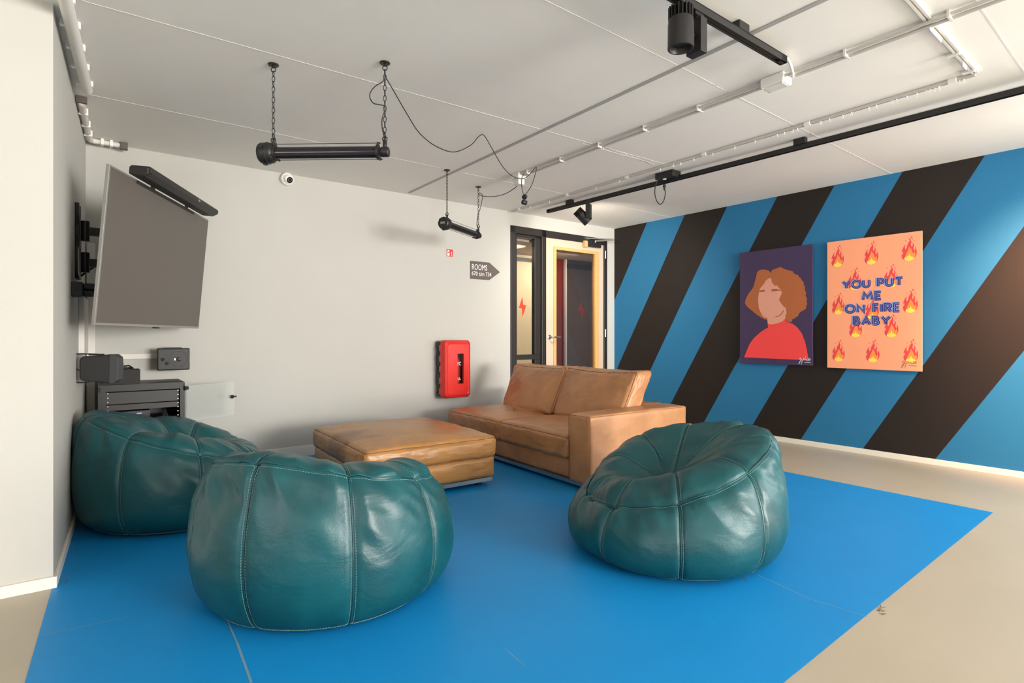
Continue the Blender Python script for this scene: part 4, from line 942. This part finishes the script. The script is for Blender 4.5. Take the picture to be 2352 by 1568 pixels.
# third spotlight: only its edge enters at the right of the frame; it lights the mural with a warm beam
p3s = Vector(TF(tl+.06, 0, 2.425))
s3 = spot(); s3.location = p3s; s3['label'] = 'black spotlight at the right edge, lighting the striped wall warmly'
can(s3, p3s+Vector((.02, -.0, -.125)), (.75, .35, -.55))
def beam(name, loc, target, watts, deg, col):
    sl = bpy.data.lights.new(name, 'SPOT'); sl.energy = watts; sl.color = col; sl.spot_size = math.radians(deg); sl.spot_blend = 1; sl.shadow_soft_size = .04
    so = bpy.data.objects.new(name, sl); C.objects.link(so); so.location = loc; so.rotation_euler = (Vector(target)-Vector(loc)).to_track_quat('-Z', 'Y').to_euler()
beam('warm_beam', p3s+Vector((.11, .05, -.21)), MW(4.5, 0, 1.25), 520, 76, (1, .5, .28))
beam('door_beam', l0+Vector((-.01, .05, -.205)), BW(4.9, 0, 1.6), 125, 155, (1, .9, .76))
# two unseen spots added further along the track to brighten the right side
for k, (d_, tg_) in enumerate(((tl+.75, MW(3.2, 0, .9)), (tl+1.35, MW(2.2, .0, .6)))):
    pk = Vector(TF(d_, 0, 2.425)); s4 = tree(s3); s4.location = pk; s4['label'] = ('added unseen black spotlight on the long track, next after the one at the right edge', 'outermost added black spotlight on the long track, unseen beyond the right edge of the view')[k]
    beam('wall_fill_beam', pk+Vector((.05, .05, -.23)), tg_, 40, 110, (1, .86, .68))
# driver box with loop of cable
pb = atz(1534, 408, 2.455); s_ = (pb[0]-tA[0])*TF.ex[0]+(pb[1]-tA[1])*TF.ex[1]
db = thing('track_driver', TF(s_, .07, H), 'flat black driver box beside the long track with a hanging cable loop', 'driver')
_p = [TF(s_, 0, 0)]
b = MB(TF); off_ = (pb[0]-tA[0])*TF.ey[0]+(pb[1]-tA[1])*TF.ey[1]
b.box(s_-.09, s_+.09, off_-.06, off_+.06, H-.055, H-.0005); b.build('box', M['black2'], db, bevel=.002)
b = MB(TF); b.lathe((s_-.02, off_-.02, H-.056), (0, 0, -1), [(0, .016), (.004, .016)], 16); b.build('cap', M['whiteb'], db)
b = MB(); dY = pb[1]-.05
b.tube([atd(1512, 411, dY), atd(1506, 425, dY), atd(1504, 443, dY), atd(1508, 460, dY), atd(1516, 469, dY), atd(1524, 462, dY), atd(1528, 445, dY), atd(1526, 432, dY)], .004, 8, smooth=6); b.cyl(atd(1526, 436, dY), atd(1526, 428, dY), .008, n=10)
b.build('cable_loop', M['cable'], db, smooth=True)
b = MB(); b.cyl(atd(1526, 424, dY), atd(1526, 430, dY), .012, n=12); b.build('connector', M['black'], db)

# ------------------------------------------------------------------ white pipes at the top of the left wall
def LWz(v0): return v0
wp = thing('corner_pipe', LW(1.0, -.05, H), 'wide white pipe clipped along the top of the left wall', 'pipe', 'white pipes along the left ceiling edge')
pA = atz(150, 0, H-.03); pB = atz(200, 207, H-.03); dA = unit2(pB[:2], pA[:2]); pA2 = (pB[0]+dA[0]*2.6, pB[1]+dA[1]*2.6, H-.03)
b = MB(); b.cyl((pB[0], pB[1], H-.03), pA2, .026, n=20); smooth_angle(b.build('pipe', M['white'], wp))
for k in np.arange(.06, 2.4, .235):
    b = MB(Fr(pB[:2], dA)); b.box(k-.012, k+.012, -.045, .032, H-.030, H); b.build('clip', M['whiteb'], wp, bevel=.003)
wp2 = thing('corner_pipe', LW(1.7, -.05, H), 'thinner white pipe bending round the left ceiling corner to a dark end cap', 'pipe', 'white pipes along the left ceiling edge')
b = MB(); q1 = atz(186, 232, H-.025); q2 = atz(206, 322, H-.022); q3 = atz(276, 334, H-.022)
b.tube([q1, lerp3(q1, q2, .5), lerp3(q1, q2, .93), lerp3(q2, q3, .1), lerp3(q2, q3, .5), q3], .018, 14, smooth=5); b.build('pipe', M['white'], wp2, smooth=True)
for t_ in (.25, .55, .8):
    pp = lerp3(q1, q2, t_); b = MB(Fr(pp[:2], unit2(q1[:2], q2[:2]))); b.box(-.010, .010, -.024, .024, H-.042, H); b.build('clip', M['whiteb'], wp2, bevel=.002)
for t_ in (.4, .7):
    pp = lerp3(q2, q3, t_); b = MB(Fr(pp[:2], unit2(q2[:2], q3[:2]))); b.box(-.010, .010, -.024, .024, H-.042, H); b.build('clip', M['whiteb'], wp2, bevel=.002)
b = MB(Fr(q3[:2], unit2(q2[:2], q3[:2]))); b.box(0, .045, -.026, .022, H-.048, H); b.build('end_cap', M['signgrey'], wp2)
b = MB(Fr(q1[:2], unit2(q2[:2], q1[:2]))); b.box(0, .022, -.022, .030, H-.040, H-.001); b.build('end_cap', M['signgrey'], wp2)

# ------------------------------------------------------------------ sofa and ottoman
def nz(p, s, o=3): return noise.fractal(Vector(p)*s, .9, 2.0, o, noise_basis='PERLIN_ORIGINAL')
def cushion(fr, x0, x1, y0_, y1_, z0, z1, r=.03, bl=(.01, .01, .02), wr=.004, n=34, seed=0, tilt=0, pin=None):
    """soft cushion; returns MB and its surface function. bl: how far the x, y and z faces bulge"""
    c = ((x0+x1)/2, (y0_+y1_)/2, (z0+z1)/2); h = ((x1-x0)/2, (y1_-y0_)/2, (z1-z0)/2)
    def f(a, b_, g):
        p = [c[0]+h[0]*a, c[1]+h[1]*b_, c[2]+h[2]*g]; q = [min(max(p[i]-c[i], -(h[i]-r)), h[i]-r)+c[i] for i in range(3)]
        d = Vector([p[i]-q[i] for i in range(3)])
        if d.length > 1e-9:
            mx = max(abs(x) for x in d); d = d.normalized()*(r*mx/r)
            p = [q[i]+d[i] for i in range(3)]
        p[0] += bl[0]*a*abs(a)**3*(1-b_*b_)*(1-g*g); p[1] += bl[1]*b_*abs(b_)**3*(1-a*a)*(1-g*g)
        tz = 1 if g > 0 else -.35
        p[2] += bl[2]*tz*abs(g)**3*((1-a*a)*(1-b_*b_))**.6
        w_ = wr*nz((p[0]+seed, p[1], p[2]), 7)+wr*.6*nz((p[0]*1.0+seed, p[1]*3, p[2]*1.5), 11)
        edge = max(abs(a), abs(b_)); w2 = wr*1.2*nz((a*14+seed, b_*14, g*3), 1.0)*max(0, edge-.75)*4*(1 if abs(g) > .6 else .5)
        w_ += w2
        nrm = Vector((a**5, b_**5, g**5)); nrm.normalize() if nrm.length > 0 else None
        p = [p[i]+nrm[i]*w_ for i in range(3)]
        if pin: p = pin(p, a, b_, g)
        return tuple(p)
    mb = MB(fr); L = [math.sin((2*i/n-1)*PI/2*.92)/math.sin(PI/2*.92) for i in range(n+1)]
    for ax in range(3):
        for sgn in (-1, 1):
            vs = []
            for i in range(n+1):
                for j in range(n+1):
                    q = [0, 0, 0]; q[ax] = sgn; q[(ax+1) % 3] = L[i]; q[(ax+2) % 3] = L[j]; vs.append(f(*q))
            fs = [(i*(n+1)+j, (i+1)*(n+1)+j, (i+1)*(n+1)+j+1, i*(n+1)+j+1) for i in range(n) for j in range(n)]
            if sgn < 0: fs = [t[::-1] for t in fs]
            mb.add(vs, fs)
    return mb, f
def piping(fr, f, g, rad=.0028, n=40, ax=2, loop=True):
    P_ = []
    for k in range(4):
        for i in range(n):
            t = -1+2*i/n; a, b_ = [(t, -1), (1, t), (-t, 1), (-1, -t)][k]
            q = [0, 0, 0]; q[ax] = g; q[(ax+1) % 3] = a; q[(ax+2) % 3] = b_; P_.append(f(*q))
    mb = MB(fr); mb.tube(P_, rad, 6, closed=True); return mb
def soft(name, mb, m, parent, sub=0):
    o = mb.build(name, m, parent, smooth=True, weld=True); return o
O2 = (.527, 3.771); ex_s = unit2((0, 0), (.815, .58))     # x = towards the sofa back, y = along its length away from the camera
SO = Fr(O2, ex_s)
stain_s = [(SO(.10, 1.78, .36), .17, (196, 92, 66), .7), (SO(.35, 1.78, .55), .14, (168, 86, 54), .55), (SO(.30, 1.35, .36), .12, (150, 98, 62), .6), (SO(.62, 1.68, .56), .17, (166, 82, 52), .6)]
tanS = leather('tan_sofa_leather', (184, 130, 86), .36, .25, stains=stain_s, dark=(162, 112, 70), wscale=8)
sofa = thing('leather_sofa', SO(.5, 1.0, 0), 'tan leather two seat sofa with one arm and worn reddish patches', 'sofa')
def rbox(fr, x0, x1, y0_, y1_, z0, z1, r=.025, bulge=.006, seed=0, wr=.002):
    return cushion(fr, x0, x1, y0_, y1_, z0, z1, r, (bulge, bulge, bulge), wr, 22, seed)
mb, f = rbox(SO, 0, 1.037, 0, .2175, .05, .529, .022, .006, 3); arm = soft('armrest', mb, tanS, sofa)
b = MB(SO)
for P_ in ([(.004, .004, .06), (.0, .0, .52)], [(.0, .215, .06), (.0, .215, .52)]): b.tube([(x-.002, y-.002, z) for x, y, z in P_], .0022, 6)
b.tube([(0, .006, .520), (1.03, .006, .520)], .0022, 6); b.tube([(.006, .0, .520), (.006, .215, .520)], .0022, 6)
b.build('seam_piping', M['threadb'], arm)
mb, f = rbox(SO, .80, 1.037, .222, 1.965, .05, .529, .022, .006, 5); soft('back_frame', mb, tanS, sofa)
mb, f = rbox(SO, .03, .80, .222, 1.96, .055, .215, .03, .012, 8); soft('seat_base', mb, tanS, sofa)
b = MB(SO); b.box(.02, 1.02, .02, 1.94, .03, .056); b.build('plinth', M['steel'], sofa)
b = MB(SO)
for (x, y) in ((.1, .1), (.95, .1), (.1, 1.85), (.95, 1.85)):
    q = MB(SO); q.cyl((x, y, .0), (x, y, .032), .02, n=16); q.build('foot', M['black'], sofa)
for (ya, yb, sd_) in ((.222, 1.085, 11), (1.09, 1.965, 14)):
    mb, f = cushion(SO, -.015, .80, ya, yb, .20, .365, .035, (.004, .018, .045), .0035, 40, sd_)
    cu_ = soft('seat_cushion', mb, tanS, sofa)
    piping(SO, f, 1).build('seam_piping', M['threadb'], cu_, smooth=True)
def leancush(ya, yb, sd_, xb, xt, z0, z1, th):
    # a cushion built upright and leaned back
    lean = (xt-xb)/(z1-z0)
    def pin(p, a, b_, g):
        k = (p[2]-z0)/(z1-z0)
        sag = .02*(b_*b_)*max(0, g)*-1*0+.018*(1-b_*b_)*max(0, g)*-1
        return [p[0]+lean*(p[2]-z0), p[1]+(.03*(.5-k) if False else 0)+.02*k*(b_), p[2]+sag]
    return cushion(SO, xb, xb+th, ya, yb, z0, z1, .04, (.045, .012, .006), .005, 40, sd_, pin=pin)
for (ya, yb, sd_, xb, xt) in ((.225, 1.03, 21, .50, .70), (1.04, 1.80, 25, .49, .68)):
    mb, f = leancush(ya, yb, sd_, xb, xt, .375, .80, .20); cu_ = soft('back_cushion', mb, tanS, sofa)
    piping(SO, f, -1, ax=0, rad=.003).build('seam_piping', M['threadb'], cu_, smooth=True)
    piping(SO, f, 1, ax=0, rad=.003).build('seam_piping', M['threadb'], cu_, smooth=True)
b = MB(SO); P_ = [(.38, 1.42, .418), (.36, 1.38, .428), (.33, 1.34, .430), (.36, 1.28, .424), (.42, 1.18, .418), (.45, 1.12, .414)]
Q_ = catmull([Vector(p) for p in P_], 6)
for i in range(len(Q_)-1):
    d = (Q_[i+1]-Q_[i]); nn = Vector((-d.y, d.x, 0)).normalized()*.008
    b.add([tuple(x) for x in (Q_[i]-nn, Q_[i]+nn, Q_[i+1]+nn, Q_[i+1]-nn)]+[tuple(x+Vector((0, 0, .003))) for x in (Q_[i]-nn, Q_[i]+nn, Q_[i+1]+nn, Q_[i+1]-nn)], [(0, 1, 2, 3), (7, 6, 5, 4), (0, 4, 5, 1), (1, 5, 6, 2), (2, 6, 7, 3), (3, 7, 4, 0)])
b.build('strap', M['tan'], sofa)
mb, f = cushion(SO, .42, .60, .225, .33, .40, .475, .035, (.01, .01, .01), .003, 14, 31); soft('tucked_corner', mb, tanS, sofa)

# ottoman
oa = (-.915, 3.455); orr = (-.105, 4.025)
OT = Fr(oa, unit2(oa, orr)); OW = math.hypot(orr[0]-oa[0], orr[1]-oa[1]); OD = 1.15
stain_o = [(OT(.86, .78, .40), .13, (186, 70, 62), .85), (OT(.70, .86, .40), .10, (140, 104, 62), .7), (OT(.35, .60, .40), .26, (176, 140, 98), .6), (OT(.06, .5, .28), .26, (104, 68, 44), .7)]
tanO = leather('tan_ottoman_leather', (186, 134, 76), .34, .25, stains=stain_o, dark=(164, 116, 66), wscale=8)
ott = thing('leather_ottoman', OT(OW/2, OD/2, 0), 'large square tan leather ottoman between the beanbags and the sofa', 'ottoman')
mb, f = cushion(OT, 0, OW, 0, OD, .205, .352, .035, (.014, .016, .055), .004, 46, 41); cu_ = soft('top_cushion', mb, tanO, ott)
piping(OT, f, 1, n=60).build('seam_piping', M['threadb'], cu_, smooth=True); piping(OT, f, -1, n=60).build('seam_piping', M['threadb'], cu_, smooth=True)
mb, f = cushion(OT, .01, OW-.012, .01, OD-.01, .06, .218, .03, (.014, .014, .004), .004, 30, 47); soft('base', mb, tanO, ott)
b = MB(OT); b.box(.02, OW-.03, .02, OD-.02, .035, .062); b.build('plinth', M['steel'], ott)
for (x, y) in ((.1, .1), (OW-.1, .1), (.1, OD-.1), (OW-.1, OD-.1)):
    q = MB(OT); q.cyl((x, y, 0), (x, y, .036), .02, n=16); q.build('foot', M['black'], ott)

# ------------------------------------------------------------------ beanbags
def beanbag(cx, cy, tb, label, seed, R=.545, zm=.465, za=.150, seam0=0.0, hollow=.13, rimr=.86, hoff=.45, nseam=8, ell=0.0, dents=()):
    t = thing('beanbag', (cx, cy, 0), label, 'beanbag', 'teal leather beanbags')
    rnd = random.Random(seed); seams = [seam0+2*PI*k/nseam+rnd.uniform(-.02, .02) for k in range(nseam)]
    def rimz(a): return zm+za*math.cos(a-tb)+.012*math.sin(3*a+seed)
    def rimrad(a): return R*(rimr+.05*math.cos(a-tb))*(1+.015*math.sin(2*a+seed*1.7))
    def eq(a): return R*(1+.02*math.cos(2*a+seed)+ell*math.cos(a-tb))
    def raw(a, s):
        """s 0..1 floor centre to base ring, 1..2 side up to the rim, 2..3 top in to the middle"""
        hz = rimz(a); rr = rimrad(a); re = eq(a)
        if s <= 1:
            r = s*R*.80; z = .0+ .012*max(0, s-.7)/.3
            return r, z
        if s <= 2:
            k = s-1
            # bezier from base ring up to rim
            p0 = (R*.80, .012); p1 = (re*1.06, .015); p2 = (re*1.09, hz*.62); p3 = (rr, hz)
            q = 1-k; r = q**3*p0[0]+3*q*q*k*p1[0]+3*q*k*k*p2[0]+k**3*p3[0]; z = q**3*p0[1]+3*q*q*k*p1[1]+3*q*k*k*p2[1]+k**3*p3[1]
            return r, z
        k = s-2; rho = 1-k
        zc = zm+.01
        r = rr*rho
        z = zc*(1-rho**2)+hz*rho**2+.055*math.sin(PI*min(1, rho**1.6))*(1 if True else 0)
        # hollow where one sits, on the low side of the middle
        x = r*math.cos(a); y = r*math.sin(a); hxx = -math.cos(tb)*R*hoff*.45; hyy = -math.sin(tb)*R*hoff*.45
        d2 = ((x-hxx)**2+(y-hyy)**2)/(R*.40)**2
        z -= hollow*math.exp(-d2)
        return r, z
    def sd(a):
        best = 9
        for q in seams:
            d = abs((a-q+PI) % (2*PI)-PI); best = min(best, d)
        return best
    def surf(a, s, wr=True, lift=0.0):
        r, z = raw(a, s); x = r*math.cos(a); y = r*math.sin(a)
        if wr:
            # outward direction by finite difference in the profile plane
            r2, z2 = raw(a, min(3, s+.01)); r1, z1 = raw(a, max(0, s-.01)); tr, tz_ = r2-r1, z2-z1; l = math.hypot(tr, tz_) or 1e-9
            nr, nz_ = tz_/l, -tr/l
            d = sd(a)*max(r, .02)
            g = 0
            if s > 1: g -= .010*math.exp(-(d/.012)**2)+.003*math.exp(-(d/.05)**2)
            if s > 1.0:
                e = abs(s-2); rim = math.exp(-(e/.045)**2); g -= .012*rim
                near = math.exp(-(max(0, 2-s)/.30)**2) if s < 2 else math.exp(-((s-2)/.35)**2)
                p = Vector((x*1.0+seed*3.1, y*1.0, z))
                # gathered creases fanning off the rim, shallow dents lower down
                g += (.015 if s < 2 else .008)*near*noise.noise(Vector((a*6.5+z*5+seed, z*8, s*1.2)))*min(1, d/.05)
                g += .010*near*(1-abs(noise.noise(Vector((a*5+z*10+seed, z*7, 2.0))))*2)*min(1, d/.05)*.8
                g += .010*noise.noise(p*3.2)+.0045*noise.noise(p*9+Vector((3, 1, 2)))*min(1, d/.03)
                if s > 2: g += .012*noise.noise(Vector((x*6+y*9+seed, y*5-x*3, 1.5)))+.010*(1-2*abs(noise.noise(Vector((x*5+seed, y*5, 7.7)))))*min(1, (3-s)*4)
                for (da, ds, wa, ws, amp) in dents:
                    dd = ((((a-da+PI) % (2*PI))-PI)/wa)**2+((s-ds)/ws)**2; g -= amp*math.exp(-dd)
            k = min(1, (s-1)*4) if s > 1 else 0
            g = g*k+lift; r += nr*g; z += nz_*g; x = r*math.cos(a); y = r*math.sin(a)
        X, Y_ = cx+x, cy+y; dw_ = (X-PIL[0])*-LW.ey[0]+(Y_-PIL[1])*-LW.ey[1]      # pressed flat where it meets the wall
        lim = .020 if z < .07 else .006
        if dw_ < lim: X += -LW.ey[0]*(lim-dw_); Y_ += -LW.ey[1]*(lim-dw_)
        return (X, Y_, max(0.0, z))
    NA = 420; SS = [0, .4, .8, .95]+[1+i/70 for i in range(71)]+[2+i/62 for i in range(1, 62)]+[3.0]
    mb = MB(); vs = []; n = len(SS)-1
    for s in SS[1:-1]:
        for j in range(NA): vs.append(surf(2*PI*j/NA, s))
    m_ = len(SS)-2; fs = []
    for i in range(m_-1): fs += [(i*NA+j, i*NA+(j+1) % NA, (i+1)*NA+(j+1) % NA, (i+1)*NA+j) for j in range(NA)]
    vs.append((cx, cy, 0)); vs.append(surf(0, 3.0)); c0 = len(vs)-2; c1 = len(vs)-1
    fs += [((j+1) % NA, j, c0) for j in range(NA)]; fs += [((m_-1)*NA+j, (m_-1)*NA+(j+1) % NA, c1) for j in range(NA)]
    mb.add(vs, fs); body = mb.build('body', M['teal'], t, smooth=True)
    # seams: a raised welt, and stitching either side
    def dashes(P_, mbx, on=.0065, off=.0035, wd=.0009):
        acc = 0; run = [P_[0]]; L_ = 0
        i = 0; pos = Vector(P_[0]); seg = [Vector(p) for p in P_]; cum = [0]
        for a_, b_ in zip(seg, seg[1:]): cum.append(cum[-1]+(b_-a_).length)
        tot = cum[-1]; s = 0; k = 0
        def at(s):
            nonlocal k
            while k < len(cum)-2 and cum[k+1] < s: k += 1
            tt = (s-cum[k])/max(1e-9, cum[k+1]-cum[k]); return seg[k].lerp(seg[k+1], min(1, tt))
        while s+on < tot:
            a_ = at(s); b_ = at(s+on); mbx.tube([tuple(a_), tuple(b_)], wd, 4); s += on+off
    for q in seams:
        for (s0, s1_) in ((1.09, 1.985), (2.02, 2.72)):
            line = [surf(q, s0+(s1_-s0)*i/60, lift=.0022) for i in range(61)]
            mb = MB(); mb.tube(line, .0026, 6); mb.build('seam', M['teal'], body, smooth=True)
            mb = MB()
            for sg_ in (-1, 1):
                P_ = []
                for i in range(61):
                    s = s0+(s1_-s0)*i/60; r, _z = raw(q, s); P_.append(surf(q+sg_*.0085/max(r, .08), s, lift=.0012))
                dashes(P_, mb)
            mb.build('stitching', M['thread'], body)
    for sr in (2.0, 1.075):
        line = [surf(2*PI*i/300, sr, lift=.0022) for i in range(300)]; mb = MB(); mb.tube(line, .0026, 6, closed=True); mb.build('seam', M['teal'], body, smooth=True)
        mb = MB(); dashes([surf(2*PI*i/360, sr-.02 if sr == 2.0 else sr+.015, lift=.0012) for i in range(361)], mb); mb.build('stitching', M['thread'], body)
    return t
R_ = math.radians
beanbag(-.81, 2.46, R_(-103), 'nearest teal leather beanbag, its high back towards the viewer', 1, zm=.485, za=.13, hollow=.10, R=.535, rimr=.83, nseam=9, seam0=R_(-103.5), dents=[(R_(-122), 1.84, .2, .10, .030), (R_(-132), 1.66, .16, .08, .014), (R_(-78), 1.86, .10, .08, .014)])
beanbag(-2.03, 3.46, R_(-150), 'teal leather beanbag pushed against the left wall', 2, seam0=R_(-92), nseam=9, R=.565, za=.165, zm=.46)
beanbag(.825, 2.89, R_(14), 'right-hand teal leather beanbag beside the sofa arm', 3, seam0=R_(-101), nseam=9, R=.54, zm=.435, za=.172)
